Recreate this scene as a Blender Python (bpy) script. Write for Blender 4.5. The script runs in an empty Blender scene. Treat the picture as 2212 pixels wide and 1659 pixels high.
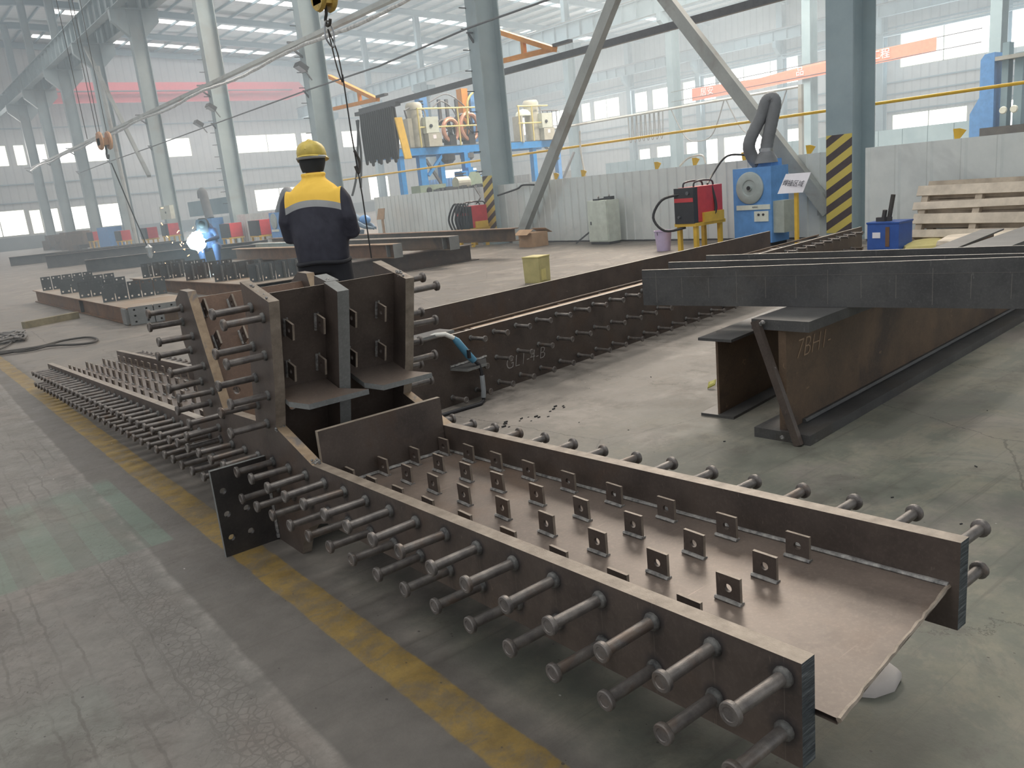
import bpy, bmesh, math, random
from mathutils import Vector, Matrix
random.seed(7)
PI = math.pi
sc = bpy.context.scene
COL = sc.collection

# ------------------------------------------------------------------ camera
cam_d = bpy.data.cameras.new('camera'); cam = bpy.data.objects.new('camera', cam_d); COL.objects.link(cam)
cam_d.sensor_fit = 'HORIZONTAL'; cam_d.sensor_width = 36.0
cam_d.lens = 36.0 * 1751.0 / 2212.0
cam_d.clip_start = 0.05; cam_d.clip_end = 400
cam.matrix_world = Matrix(((0.7743, 0.2228, -0.5922, 0.0), (-0.6255, 0.1270, -0.7698, 0.0), (-0.0963, 0.9666, 0.2377, 1.25), (0, 0, 0, 1)))
sc.camera = cam
_R = cam.matrix_world.to_3x3().normalized()

# ------------------------------------------------------------------ colour management, world, lights
sc.view_settings.view_transform = 'Standard'; sc.view_settings.look = 'None'
sc.view_settings.gamma = 1.0; sc.view_settings.use_curve_mapping = False
sc.view_settings.exposure = 0.24
w = bpy.data.worlds.new('daylight'); sc.world = w; w.use_nodes = True
bg = w.node_tree.nodes['Background']; bg.inputs['Color'].default_value = (0.92, 0.95, 1.0, 1); bg.inputs['Strength'].default_value = 0.66

def area(name, loc, rot, sx, sy, power, col=(1, 1, 1)):
    l = bpy.data.lights.new(name, 'AREA'); l.shape = 'RECTANGLE'; l.size = sx; l.size_y = sy; l.energy = power; l.color = col
    o = bpy.data.objects.new(name, l); COL.objects.link(o); o.location = loc; o.rotation_euler = rot
    return o
# daylight that comes down through the roof skylights of the second bay, the first bay and the third bay
def roof_z(x): return 15.7 - 0.05 * abs(x - 12)
for y, pw in ((7.0, 700), (14.8, 3900), (22.8, 4200)):
    area('skylight_light', (23.5, y, 13.6), (0, 0, 0), 16, 1.6, pw, (1.0, 0.90, 0.78))
for y in (38.8, 54.8, 68.0):
    area('skylight_light', (24.5, y, 13.4), (0, 0, 0), 20, 6, 1200, (0.95, 0.98, 1.0))
for y in (20, 40, 60):
    area('skylight_light', (48, y, 12.4), (0, 0, 0), 20, 6, 900, (0.95, 0.98, 1.0))
for y in (2, 24, 48):
    area('skylight_light', (0, y, 13.6), (0, 0, 0), 18, 4, 900, (1.0, 0.97, 0.93))
# daylight from the window bands of the far side wall and of the end wall
area('window_light', (59.8, 34, 7.2), (0, PI / 2, 0), 3.0, 60, 2500, (0.95, 0.98, 1.0))
area('window_light', (30, 74.6, 7.2), (-PI / 2, 0, 0), 50, 2.2, 1500, (0.92, 0.97, 1.0))

# ------------------------------------------------------------------ materials
MATS = {}
def mk(name):
    m = bpy.data.materials.new(name); m.use_nodes = True
    MATS[name] = m
    nt = m.node_tree
    return m, nt, nt.nodes, nt.links, nt.nodes['Principled BSDF']
def noise(nt, scale, detail=4, rough=0.55, vec=None, dist=0.0):
    n = nt.nodes.new('ShaderNodeTexNoise'); n.inputs['Scale'].default_value = scale; n.inputs['Detail'].default_value = detail
    n.inputs['Roughness'].default_value = rough; n.inputs['Distortion'].default_value = dist
    if vec is not None: nt.links.new(vec, n.inputs['Vector'])
    return n.outputs['Fac']
def ramp(nt, fac, stops):
    r = nt.nodes.new('ShaderNodeValToRGB'); e = r.color_ramp.elements
    e[0].position = stops[0][0]; e[0].color = (*stops[0][1], 1)
    e[1].position = stops[-1][0]; e[1].color = (*stops[-1][1], 1)
    for p, c in stops[1:-1]:
        k = e.new(p); k.color = (*c, 1)
    nt.links.new(fac, r.inputs['Fac']); return r.outputs['Color']
def mixc(nt, fac, a, b, mode='MIX'):
    m = nt.nodes.new('ShaderNodeMix'); m.data_type = 'RGBA'; m.blend_type = mode
    for s, v in ((m.inputs[0], fac), (m.inputs[6], a), (m.inputs[7], b)):
        if hasattr(v, 'links'): nt.links.new(v, s)
        elif isinstance(v, (int, float)): s.default_value = v
        else: s.default_value = (*v, 1)
    return m.outputs[2]
def mth(nt, op, a, b=None, c=None, clamp=False):
    m = nt.nodes.new('ShaderNodeMath'); m.operation = op; m.use_clamp = clamp
    for i, v in enumerate((a, b, c)):
        if v is None: continue
        if hasattr(v, 'links'): nt.links.new(v, m.inputs[i])
        else: m.inputs[i].default_value = v
    return m.outputs[0]
def step(nt, v, lo, hi):
    m = nt.nodes.new('ShaderNodeMapRange'); m.interpolation_type = 'SMOOTHSTEP'
    nt.links.new(v, m.inputs[0]); m.inputs[1].default_value = lo; m.inputs[2].default_value = hi
    return m.outputs[0]
def bump(nt, bs, h, strength=0.3, dist=0.01):
    b = nt.nodes.new('ShaderNodeBump'); b.inputs['Strength'].default_value = strength; b.inputs['Distance'].default_value = dist
    nt.links.new(h, b.inputs['Height']); nt.links.new(b.outputs['Normal'], bs.inputs['Normal'])
def gpos(nt):
    g = nt.nodes.new('ShaderNodeNewGeometry'); return g.outputs['Position']
def opos(nt):
    g = nt.nodes.new('ShaderNodeTexCoord'); return g.outputs['Object']
def mapping(nt, vec, scale=(1, 1, 1), rot=(0, 0, 0)):
    m = nt.nodes.new('ShaderNodeMapping'); nt.links.new(vec, m.inputs['Vector'])
    m.inputs['Scale'].default_value = scale; m.inputs['Rotation'].default_value = rot
    return m.outputs[0]

def mottled(name, c1, c2, scale=6, rough=0.6, metal=0.0, c3=None, bstr=0.12, spread=(0.3, 0.7), fine=0.25, spec=0.5):
    m, nt, N, L, bs = mk(name)
    p = gpos(nt)
    f = noise(nt, scale, 5, 0.6, p)
    col = ramp(nt, f, [(spread[0], c1), (spread[1], c2)])
    if c3:
        f3 = step(nt, noise(nt, scale * 0.37, 4, 0.65, p, 0.6), 0.52, 0.68)
        col = mixc(nt, f3, col, c3)
    ff = noise(nt, scale * 14, 3, 0.6, p)
    if metal > 0.1 and scale < 12:
        sp = step(nt, noise(nt, 110, 3, 0.7, p), 0.45, 0.72)
        col = mixc(nt, mth(nt, 'MULTIPLY', sp, 0.16), col, tuple(min(1, x * 1.9) for x in c2))
        dk = step(nt, noise(nt, 11, 5, 0.7, p, 0.5), 0.52, 0.70)
        col = mixc(nt, mth(nt, 'MULTIPLY', dk, 0.26), col, tuple(x * 0.55 for x in c1))
        sv = mapping(nt, p, (3.0, 90.0, 20.0), (0.3, 0.2, 0.9))
        scr = step(nt, noise(nt, 1.0, 2, 0.6, sv), 0.70, 0.76)
        col = mixc(nt, mth(nt, 'MULTIPLY', scr, 0.35), col, tuple(min(1, x * 2.4) for x in c2))
    col = mixc(nt, mth(nt, 'MULTIPLY', ff, fine), col, tuple(x * 0.45 for x in c1))
    L.new(col, bs.inputs['Base Color']); bs.inputs['Roughness'].default_value = rough; bs.inputs['Metallic'].default_value = metal
    bs.inputs['Specular IOR Level'].default_value = spec
    if bstr: bump(nt, bs, ff, bstr, 0.002)
    return m
def plain(name, c, rough=0.5, metal=0.0, var=0.12, scale=8):
    c = tuple(c)
    return mottled(name, tuple(x * (1 - var) for x in c), tuple(min(1, x * (1 + var)) for x in c), scale, rough, metal, bstr=0.0, fine=0.08)

mottled('mill_steel', (0.060, 0.047, 0.041), (0.118, 0.092, 0.077), 5, 0.45, 0.15, (0.10, 0.068, 0.050), 0.15)
mottled('web_steel', (0.115, 0.090, 0.076), (0.185, 0.147, 0.122), 4, 0.42, 0.25, (0.165, 0.115, 0.085), 0.1)
mottled('edge_steel', (0.185, 0.152, 0.12), (0.37, 0.31, 0.25), 22, 0.45, 0.2, None, 0.35)
mottled('edge_heat', (0.28, 0.20, 0.13), (0.44, 0.33, 0.22), 30, 0.5, 0.2, (0.20, 0.18, 0.17), 0.4)
mottled('stud_steel', (0.11, 0.10, 0.095), (0.25, 0.225, 0.205), 30, 0.38, 0.45, (0.17, 0.13, 0.105), 0.3)
mottled('weld_grey', (0.10, 0.10, 0.10), (0.50, 0.48, 0.45), 60, 0.4, 0.35, None, 0.6)
mottled('dark_plate', (0.030, 0.028, 0.028), (0.062, 0.054, 0.050), 8, 0.5, 0.3, (0.07, 0.05, 0.04), 0.12)
mottled('rusty_steel', (0.100, 0.072, 0.050), (0.185, 0.120, 0.075), 4, 0.6, 0.15, (0.075, 0.055, 0.045), 0.2)
mottled('orange_rust', (0.13, 0.075, 0.045), (0.23, 0.13, 0.075), 5, 0.6, 0.1, (0.12, 0.08, 0.06), 0.15)
mottled('tan_rust', (0.30, 0.19, 0.115), (0.50, 0.36, 0.24), 4, 0.55, 0.1, None, 0.1)
mottled('brace_rust', (0.10, 0.062, 0.045), (0.17, 0.105, 0.072), 4, 0.5, 0.2, (0.19, 0.12, 0.07), 0.12)
mottled('blue_grey_steel', (0.062, 0.062, 0.063), (0.115, 0.113, 0.110), 4, 0.5, 0.25, (0.085, 0.078, 0.07), 0.12)
mottled('primer_plate', (0.075, 0.088, 0.095), (0.125, 0.14, 0.145), 3, 0.5, 0.1, (0.09, 0.08, 0.075), 0.05)
mottled('splice_plate', (0.17, 0.175, 0.17), (0.27, 0.275, 0.265), 3, 0.5, 0.2, None, 0.05)
mottled('column_paint', (0.25, 0.325, 0.355), (0.34, 0.42, 0.445), 1.2, 0.45, 0.0, (0.27, 0.31, 0.32), 0.03, fine=0.1)
mottled('column_far_paint', (0.17, 0.26, 0.31), (0.24, 0.34, 0.39), 1.2, 0.5, 0.0, None, 0.0, fine=0.05)
mottled('brace_grey', (0.29, 0.31, 0.30), (0.40, 0.42, 0.40), 2, 0.5, 0.0, (0.24, 0.22, 0.19), 0.05)
mottled('galvanised', (0.34, 0.34, 0.34), (0.85, 0.85, 0.82), 10, 0.3, 0.35, None, 0.2)
mottled('ferrule', (0.05, 0.05, 0.05), (0.22, 0.215, 0.20), 60, 0.45, 0.35, None, 0.6)
plain('dark_rail', (0.11, 0.115, 0.125), 0.5, 0.3)
plain('black_rubber', (0.022, 0.022, 0.025), 0.55)
plain('wire_black', (0.03, 0.03, 0.03), 0.5, 0.3)
plain('orange_paint', (0.66, 0.27, 0.05), 0.5)
plain('yellow_paint', (0.66, 0.42, 0.05), 0.5)
plain('pale_yellow', (0.60, 0.52, 0.20), 0.5)
plain('machine_blue', (0.12, 0.30, 0.62), 0.42)
plain('press_blue', (0.03, 0.25, 0.62), 0.42)
plain('red_paint', (0.55, 0.05, 0.06), 0.4)
plain('red_crane', (0.60, 0.07, 0.09), 0.55)
plain('panel_black', (0.03, 0.032, 0.038), 0.4)
plain('cabinet_grey', (0.55, 0.60, 0.53), 0.5)
plain('box_side_grey', (0.36, 0.40, 0.36), 0.5)
plain('disc_grey', (0.36, 0.41, 0.40), 0.45)
plain('light_panel', (0.66, 0.70, 0.62), 0.5)
plain('motor_beige', (0.42, 0.42, 0.36), 0.5)
plain('copper', (0.62, 0.33, 0.24), 0.35, 0.6)
plain('mach_green', (0.30, 0.38, 0.30), 0.55)
plain('lime', (0.62, 0.85, 0.05), 0.5)
plain('duct_grey', (0.17, 0.18, 0.19), 0.6)
mottled('edge_highlight', (0.34, 0.30, 0.25), (0.62, 0.56, 0.48), 18, 0.4, 0.2, None, 0.2)  # highlight on thin beam edges, put into the colour
mottled('deck_tan', (0.27, 0.225, 0.18), (0.42, 0.36, 0.30), 3, 0.5, 0.1, (0.34, 0.24, 0.16), 0.1)
plain('hook_brown', (0.42, 0.22, 0.11), 0.5)
plain('wrapper_yellow', (0.55, 0.52, 0.10), 0.4)
plain('lilac_plastic', (0.52, 0.44, 0.62), 0.4)
plain('drum_blue', (0.035, 0.10, 0.36), 0.45)
plain('cardboard', (0.42, 0.27, 0.16), 0.75)
plain('tin_yellow', (0.45, 0.40, 0.18), 0.5)
plain('sign_white', (0.80, 0.78, 0.82), 0.5, var=0.04)
plain('ink', (0.05, 0.05, 0.07), 0.7)
plain('chalk', (0.62, 0.60, 0.56), 0.9)
plain('chalk_mid', (0.34, 0.32, 0.30), 0.9)
plain('chalk_faint', (0.22, 0.20, 0.18), 0.9)
plain('wood_old', (0.44, 0.37, 0.29), 0.8, var=0.25, scale=5)
plain('wood_pale', (0.62, 0.54, 0.44), 0.8, var=0.2, scale=5)
plain('wood_stick', (0.22, 0.19, 0.12), 0.8, var=0.3)
plain('cloth_white', (0.50, 0.46, 0.43), 0.85)
plain('torch_blue', (0.08, 0.24, 0.36), 0.45)
plain('nozzle_white', (0.66, 0.65, 0.60), 0.4)
plain('denim', (0.17, 0.24, 0.32), 0.8)
plain('skin', (0.62, 0.36, 0.25), 0.5)
plain('trouser', (0.018, 0.019, 0.024), 0.85)
plain('hat_black', (0.022, 0.024, 0.024), 0.8)
plain('strap_grey', (0.28, 0.30, 0.31), 0.6)
plain('mask_white', (0.75, 0.75, 0.78), 0.7)
plain('work_blue', (0.035, 0.055, 0.12), 0.8)
plain('chain_steel', (0.35, 0.36, 0.37), 0.35, 0.8)
plain('chain_dull', (0.16, 0.15, 0.14), 0.5, 0.4)
plain('lamp_glass', (0.5, 0.55, 0.6), 0.2)
plain('rope_grey', (0.07, 0.065, 0.06), 0.7, 0.2)
plain('yellow_helmet', (0.60, 0.46, 0.10), 0.45, var=0.2, scale=14)
plain('dark_green_cloth', (0.10, 0.11, 0.09), 0.85)
plain('debris_dark', (0.03, 0.03, 0.032), 0.7)

mottled('fence_white', (0.58, 0.62, 0.61), (0.68, 0.71, 0.69), 2.0, 0.38, 0.0, (0.56, 0.59, 0.58), 0.03, fine=0.1)
plain('yellow_hook', (0.50, 0.34, 0.08), 0.5, 0.1, 0.35, 20)
plain('banner_red', (0.75, 0.22, 0.15), 0.7)
def flange_steel():
    m = MATS['mill_steel'].copy(); m.name = 'flange_steel'; MATS['flange_steel'] = m
    nt = m.node_tree; L = nt.links; bs = nt.nodes['Principled BSDF']
    src = bs.inputs['Base Color'].links[0].from_socket
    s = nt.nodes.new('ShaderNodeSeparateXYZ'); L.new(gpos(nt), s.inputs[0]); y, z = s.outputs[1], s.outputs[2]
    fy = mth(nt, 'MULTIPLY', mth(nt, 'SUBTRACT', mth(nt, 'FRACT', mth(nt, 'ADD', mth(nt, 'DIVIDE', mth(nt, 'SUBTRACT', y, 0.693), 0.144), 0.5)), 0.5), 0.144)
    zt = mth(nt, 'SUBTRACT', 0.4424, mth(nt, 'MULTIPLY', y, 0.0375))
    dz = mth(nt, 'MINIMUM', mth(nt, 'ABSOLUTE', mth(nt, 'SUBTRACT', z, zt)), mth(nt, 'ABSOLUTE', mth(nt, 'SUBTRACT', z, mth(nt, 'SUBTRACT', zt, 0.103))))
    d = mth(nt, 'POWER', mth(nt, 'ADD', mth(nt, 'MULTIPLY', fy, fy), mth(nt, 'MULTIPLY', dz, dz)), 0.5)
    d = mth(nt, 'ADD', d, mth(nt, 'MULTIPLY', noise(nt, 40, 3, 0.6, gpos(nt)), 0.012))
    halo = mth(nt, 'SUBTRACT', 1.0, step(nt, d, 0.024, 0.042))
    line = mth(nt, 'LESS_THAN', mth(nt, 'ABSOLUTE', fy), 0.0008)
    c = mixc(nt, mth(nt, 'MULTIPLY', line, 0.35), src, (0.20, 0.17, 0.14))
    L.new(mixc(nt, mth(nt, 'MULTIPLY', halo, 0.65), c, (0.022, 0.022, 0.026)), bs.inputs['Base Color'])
def flame_cut():
    m, nt, N, L, bs = mk('flame_cut')
    v = mapping(nt, gpos(nt), (14, 30, 190), (0, 0.35, 0))
    f = noise(nt, 1.0, 4, 0.7, v)
    L.new(ramp(nt, f, [(0.32, (0.020, 0.026, 0.032)), (0.52, (0.07, 0.085, 0.095)), (0.72, (0.24, 0.26, 0.27))]), bs.inputs['Base Color'])
    bs.inputs['Roughness'].default_value = 0.5; bs.inputs['Metallic'].default_value = 0.4
    bump(nt, bs, f, 1.0, 0.004)
flame_cut()
flange_steel()

def emis(name, col, strength, sample=False):
    m, nt, N, L, bs = mk(name)
    bs.inputs['Base Color'].default_value = (*col, 1); bs.inputs['Emission Color'].default_value = (*col, 1)
    bs.inputs['Emission Strength'].default_value = strength
    if not sample: m.cycles.emission_sampling = 'NONE'
emis('daylight_pane', (0.93, 0.98, 1.0), 2.6)
emis('skylight_pane', (0.97, 1.0, 1.0), 2.6)
emis('arc', (0.55, 0.88, 1.0), 60.0, True)
emis('spark', (1.0, 0.45, 0.15), 6.0)
emis('lamp_on', (1.0, 0.95, 0.85), 5.0)

def sheet(name, c1, c2, axis, period, depth=0.25, spec_r=0.45, seam=None):
    """profiled sheet: ribs repeat along one axis"""
    m, nt, N, L, bs = mk(name)
    s = nt.nodes.new('ShaderNodeSeparateXYZ'); L.new(gpos(nt), s.inputs[0])
    a = s.outputs[axis]
    fr = mth(nt, 'FRACT', mth(nt, 'DIVIDE', a, period))
    rib = mth(nt, 'SUBTRACT', 1.0, step(nt, mth(nt, 'ABSOLUTE', mth(nt, 'SUBTRACT', fr, 0.5)), 0.06, 0.12))
    g = noise(nt, 1.3, 4, 0.6, gpos(nt))
    col = ramp(nt, g, [(0.3, c1), (0.7, c2)])
    col = mixc(nt, mth(nt, 'MULTIPLY', rib, 0.35), col, tuple(x * 0.6 for x in c1))
    L.new(col, bs.inputs['Base Color']); bs.inputs['Roughness'].default_value = spec_r
    bump(nt, bs, rib, depth, 0.03)
sheet('wall_sheet', (0.45, 0.49, 0.51), (0.54, 0.57, 0.58), 1, 0.6, 0.2)
sheet('wall_sheet_end', (0.42, 0.45, 0.46), (0.51, 0.53, 0.53), 0, 0.6, 0.2)
sheet('roof_sheet', (0.50, 0.55, 0.56), (0.60, 0.64, 0.65), 1, 0.5, 0.2)
sheet('dark_sheet', (0.20, 0.24, 0.26), (0.26, 0.30, 0.31), 1, 0.5, 0.3)

def stripes():
    m, nt, N, L, bs = mk('caution_stripes')
    s = nt.nodes.new('ShaderNodeSeparateXYZ'); L.new(gpos(nt), s.inputs[0])
    d = mth(nt, 'SUBTRACT', s.outputs[2], mth(nt, 'MULTIPLY', s.outputs[1], -0.62))
    f = mth(nt, 'GREATER_THAN', mth(nt, 'FRACT', mth(nt, 'DIVIDE', d, 0.235)), 0.5)
    col = mixc(nt, f, (0.055, 0.04, 0.045), (0.62, 0.50, 0.10))
    L.new(mixc(nt, mth(nt, 'MULTIPLY', noise(nt, 9, 4, 0.6, gpos(nt)), 0.3), col, (0.20, 0.19, 0.17)), bs.inputs['Base Color'])
    bs.inputs['Roughness'].default_value = 0.6
stripes()

def jacket_mat():
    m, nt, N, L, bs = mk('jacket_cloth')
    s = nt.nodes.new('ShaderNodeSeparateXYZ'); L.new(opos(nt), s.inputs[0])
    ax = mth(nt, 'ABSOLUTE', s.outputs[0])
    # the yoke and its reflective band are sewn a little lower in the middle of the back
    z = mth(nt, 'ADD', s.outputs[2], mth(nt, 'MULTIPLY', mth(nt, 'MULTIPLY', ax, ax), 0.9))
    sleeve = mth(nt, 'LESS_THAN', ax, 0.225)
    yoke = mth(nt, 'MULTIPLY', mth(nt, 'GREATER_THAN', z, 1.285), sleeve)
    band = mth(nt, 'MULTIPLY', mth(nt, 'MULTIPLY', mth(nt, 'GREATER_THAN', z, 1.235), mth(nt, 'LESS_THAN', z, 1.285)), sleeve)
    f = noise(nt, 9, 4, 0.6, opos(nt))
    navy = ramp(nt, f, [(0.3, (0.024, 0.025, 0.038)), (0.7, (0.042, 0.043, 0.060))])
    col = mixc(nt, yoke, navy, (0.95, 0.60, 0.09)); col = mixc(nt, band, col, (0.34, 0.35, 0.35))
    L.new(col, bs.inputs['Base Color']); bs.inputs['Roughness'].default_value = 0.8
    bump(nt, bs, noise(nt, 5, 3, 0.5, mapping(nt, opos(nt), (1, 1, 0.45)), 0.8), 0.55, 0.05)
jacket_mat()

def floor_mat():
    m, nt, N, L, bs = mk('factory_floor')
    P = gpos(nt); s = nt.nodes.new('ShaderNodeSeparateXYZ'); L.new(P, s.inputs[0]); X, Y = s.outputs[0], s.outputs[1]
    mul = lambda a, b: mth(nt, 'MULTIPLY', a, b)
    inv = lambda a: mth(nt, 'SUBTRACT', 1.0, a)
    n1 = noise(nt, 0.7, 7, 0.68, P, 0.2); n2 = noise(nt, 3.2, 8, 0.72, P, 0.15); n3 = noise(nt, 38, 4, 0.7, P); n4 = noise(nt, 9, 6, 0.75, mapping(nt, P, (1, 1, 1), (0, 0, 0.7)))
    base = ramp(nt, n2, [(0.28, (0.120, 0.108, 0.097)), (0.5, (0.195, 0.176, 0.156)), (0.72, (0.300, 0.266, 0.232))])
    # green floor paint showing through near the front right, with the dimmer light mixed in
    green = ramp(nt, n2, [(0.3, (0.088, 0.108, 0.082)), (0.5, (0.135, 0.155, 0.118)), (0.7, (0.235, 0.235, 0.165))])
    near = inv(step(nt, Y, 1.4, 3.6))
    gm = mul(step(nt, n1, 0.36, 0.52), mul(near, step(nt, X, 0.95, 1.15)))
    base = mixc(nt, mul(gm, 0.70), base, green)
    wornp = mul(step(nt, noise(nt, 1.9, 8, 0.75, P, 0.6), 0.50, 0.58), mul(near, step(nt, X, 1.5, 1.7)))
    base = mixc(nt, mul(wornp, 0.35), base, (0.30, 0.27, 0.205))
    # aisle: grey dust over dark floor, painted green squares
    base = mixc(nt, mul(inv(step(nt, X, 0.95, 1.05)), 0.75), base, ramp(nt, n4, [(0.3, (0.072, 0.066, 0.060)), (0.7, (0.128, 0.118, 0.107))]))
    gsq = mul(mul(inv(step(nt, X, 0.735, 0.745)), step(nt, Y, 3.28, 3.30)), inv(step(nt, Y, 4.30, 4.45)))
    band = mth(nt, 'ADD', 0.35, mul(mth(nt, 'GREATER_THAN', mth(nt, 'FRACT', mth(nt, 'DIVIDE', X, 0.19)), 0.45), 0.4))
    base = mixc(nt, mul(gsq, band), base, (0.150, 0.205, 0.162))
    g2 = mul(mul(inv(step(nt, X, 0.26, 0.28)), inv(step(nt, Y, 2.3, 2.5))), 0.45)
    base = mixc(nt, g2, base, (0.155, 0.205, 0.165))
    wob = mul(mth(nt, 'SUBTRACT', noise(nt, 2.2, 3, 0.6, P), 0.5), 0.05)
    edge = mth(nt, 'ADD', mth(nt, 'ADD', 0.585, mul(Y, 0.018)), wob)
    u = mth(nt, 'SUBTRACT', edge, X)
    inside = step(nt, u, -0.006, 0.012)
    dust = ramp(nt, n4, [(0.3, (0.165, 0.155, 0.140)), (0.7, (0.275, 0.260, 0.235))])
    base = mixc(nt, mul(inside, mul(inv(mul(gsq, 0.8)), 0.60)), base, dust)
    tint = mul(inside, step(nt, noise(nt, 2.0, 4, 0.6, mapping(nt, P, (1, 0.6, 1), (0, 0, 2.0))), 0.50, 0.68))
    base = mixc(nt, mul(tint, 0.30), base, (0.255, 0.205, 0.175))
    rim = mul(inside, inv(step(nt, u, 0.012, 0.045)))
    base = mixc(nt, mul(rim, mul(step(nt, n4, 0.42, 0.62), 0.45)), base, (0.31, 0.29, 0.262))
    # tyre prints: wobbling lanes of short bent marks and pressed dust crumbs
    u2 = mth(nt, 'ADD', u, mul(mth(nt, 'SUBTRACT', noise(nt, 11, 3, 0.6, P), 0.5), 0.030))
    fr = mth(nt, 'FRACT', mth(nt, 'DIVIDE', u2, 0.062))
    zig = mth(nt, 'ABSOLUTE', mth(nt, 'SUBTRACT', fr, 0.5))
    ph = mth(nt, 'ADD', mth(nt, 'ADD', mth(nt, 'DIVIDE', Y, 0.044), mul(zig, 1.5)), mul(noise(nt, 26, 3, 0.7, P), 2.4))
    tr = step(nt, mth(nt, 'ABSOLUTE', mth(nt, 'SUBTRACT', mth(nt, 'FRACT', ph), 0.5)), 0.36, 0.46)
    gapd = step(nt, zig, 0.40, 0.47)
    m1 = step(nt, noise(nt, 5.5, 5, 0.7, P), 0.42, 0.60); m2_ = step(nt, noise(nt, 3.0, 4, 0.6, mapping(nt, P, (2.5, 0.35, 1))), 0.42, 0.60)
    amt = mul(step(nt, u, 0.03, 0.08), inv(mul(gsq, 0.6)))
    vc = nt.nodes.new('ShaderNodeTexVoronoi'); vc.feature = 'DISTANCE_TO_EDGE'; vc.inputs['Scale'].default_value = 34; L.new(P, vc.inputs['Vector'])
    crumb = mul(inv(step(nt, vc.outputs['Distance'], 0.03, 0.12)), mul(step(nt, u, 0.03, 0.07), inv(step(nt, u, 0.16, 0.24))))
    crumb = mul(crumb, inv(step(nt, Y, 3.0, 3.8)))
    tread = mul(amt, mth(nt, 'MAXIMUM', mul(tr, mul(m1, 0.8)), mul(gapd, m2_)))
    tread = mth(nt, 'MAXIMUM', tread, mul(crumb, 0.8))
    base = mixc(nt, mul(tread, 0.55), base, (0.085, 0.075, 0.066))
    # long fine scuffs and drag marks
    for (sc_, rot, lo, hi, am) in (((0.45, 16, 1), 0.45, 0.54, 0.70, 0.45), ((0.6, 22, 1), 1.25, 0.58, 0.70, 0.35)):
        sc1 = step(nt, noise(nt, 1.0, 6, 0.75, mapping(nt, P, sc_, (0, 0, rot))), lo, hi)
        base = mixc(nt, mul(sc1, am), base, (0.078, 0.069, 0.060))
    pal = mul(step(nt, noise(nt, 1.3, 8, 0.72, P, 0.5), 0.49, 0.62), step(nt, X, 1.6, 3.0))
    base = mixc(nt, mul(pal, mul(inv(near), 0.42)), base, (0.40, 0.350, 0.308))
    blot2 = step(nt, noise(nt, 2.6, 8, 0.75, mapping(nt, P, (1, 1, 1), (0, 0, 1.0)), 0.3), 0.52, 0.64)
    base = mixc(nt, mul(blot2, 0.50), base, (0.088, 0.076, 0.066))
    # worn yellow line
    c = mth(nt, 'ADD', 0.905, mul(mth(nt, 'SUBTRACT', noise(nt, 4.5, 5, 0.7, P), 0.5), 0.030))
    d = mth(nt, 'ABSOLUTE', mth(nt, 'SUBTRACT', X, c))
    yl = inv(step(nt, d, 0.056, 0.064))
    wear = step(nt, noise(nt, 7, 8, 0.78, P, 0.3), 0.40, 0.56)
    crk = step(nt, noise(nt, 1.0, 5, 0.75, mapping(nt, P, (5, 22, 1), (0, 0, 0.7))), 0.56, 0.66)
    ycol = ramp(nt, n4, [(0.3, (0.18, 0.115, 0.030)), (0.7, (0.34, 0.222, 0.048))])
    ya = mul(yl, mul(mth(nt, 'ADD', 0.42, mul(wear, 0.5)), inv(mul(crk, 0.6))))
    base = mixc(nt, ya, base, ycol)
    for (scl, rad, colr) in ((7, 0.035, (0.035, 0.033, 0.032)), (5.2, 0.022, (0.60, 0.57, 0.52)), (15, 0.05, (0.05, 0.045, 0.04))):
        v = nt.nodes.new('ShaderNodeTexVoronoi'); v.inputs['Scale'].default_value = scl; L.new(mapping(nt, P, (1.2, 0.9, 1), (0, 0, scl)), v.inputs['Vector'])
        base = mixc(nt, mul(mth(nt, 'LESS_THAN', v.outputs['Distance'], rad), 0.75), base, colr)
    cv = nt.nodes.new('ShaderNodeTexVoronoi'); cv.feature = 'DISTANCE_TO_EDGE'; cv.inputs['Scale'].default_value = 0.8
    L.new(mixc(nt, 0.2, P, mapping(nt, n2, (1, 1, 1))), cv.inputs['Vector'])
    ck = mul(mth(nt, 'LESS_THAN', cv.outputs['Distance'], 0.0022), step(nt, X, 1.2, 1.6))
    base = mixc(nt, mul(ck, 0.55), base, (0.05, 0.042, 0.036))
    base = mixc(nt, mul(n3, 0.35), base, (0.075, 0.068, 0.060))
    L.new(base, bs.inputs['Base Color'])
    L.new(ramp(nt, n2, [(0.3, (0.45,) * 3), (0.7, (0.72,) * 3)]), bs.inputs['Roughness'])
    bs.inputs['Specular IOR Level'].default_value = 0.4
    bump(nt, bs, mth(nt, 'SUBTRACT', n3, mul(tread, 0.8)), 0.25, 0.004)
floor_mat()
M = MATS

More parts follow.
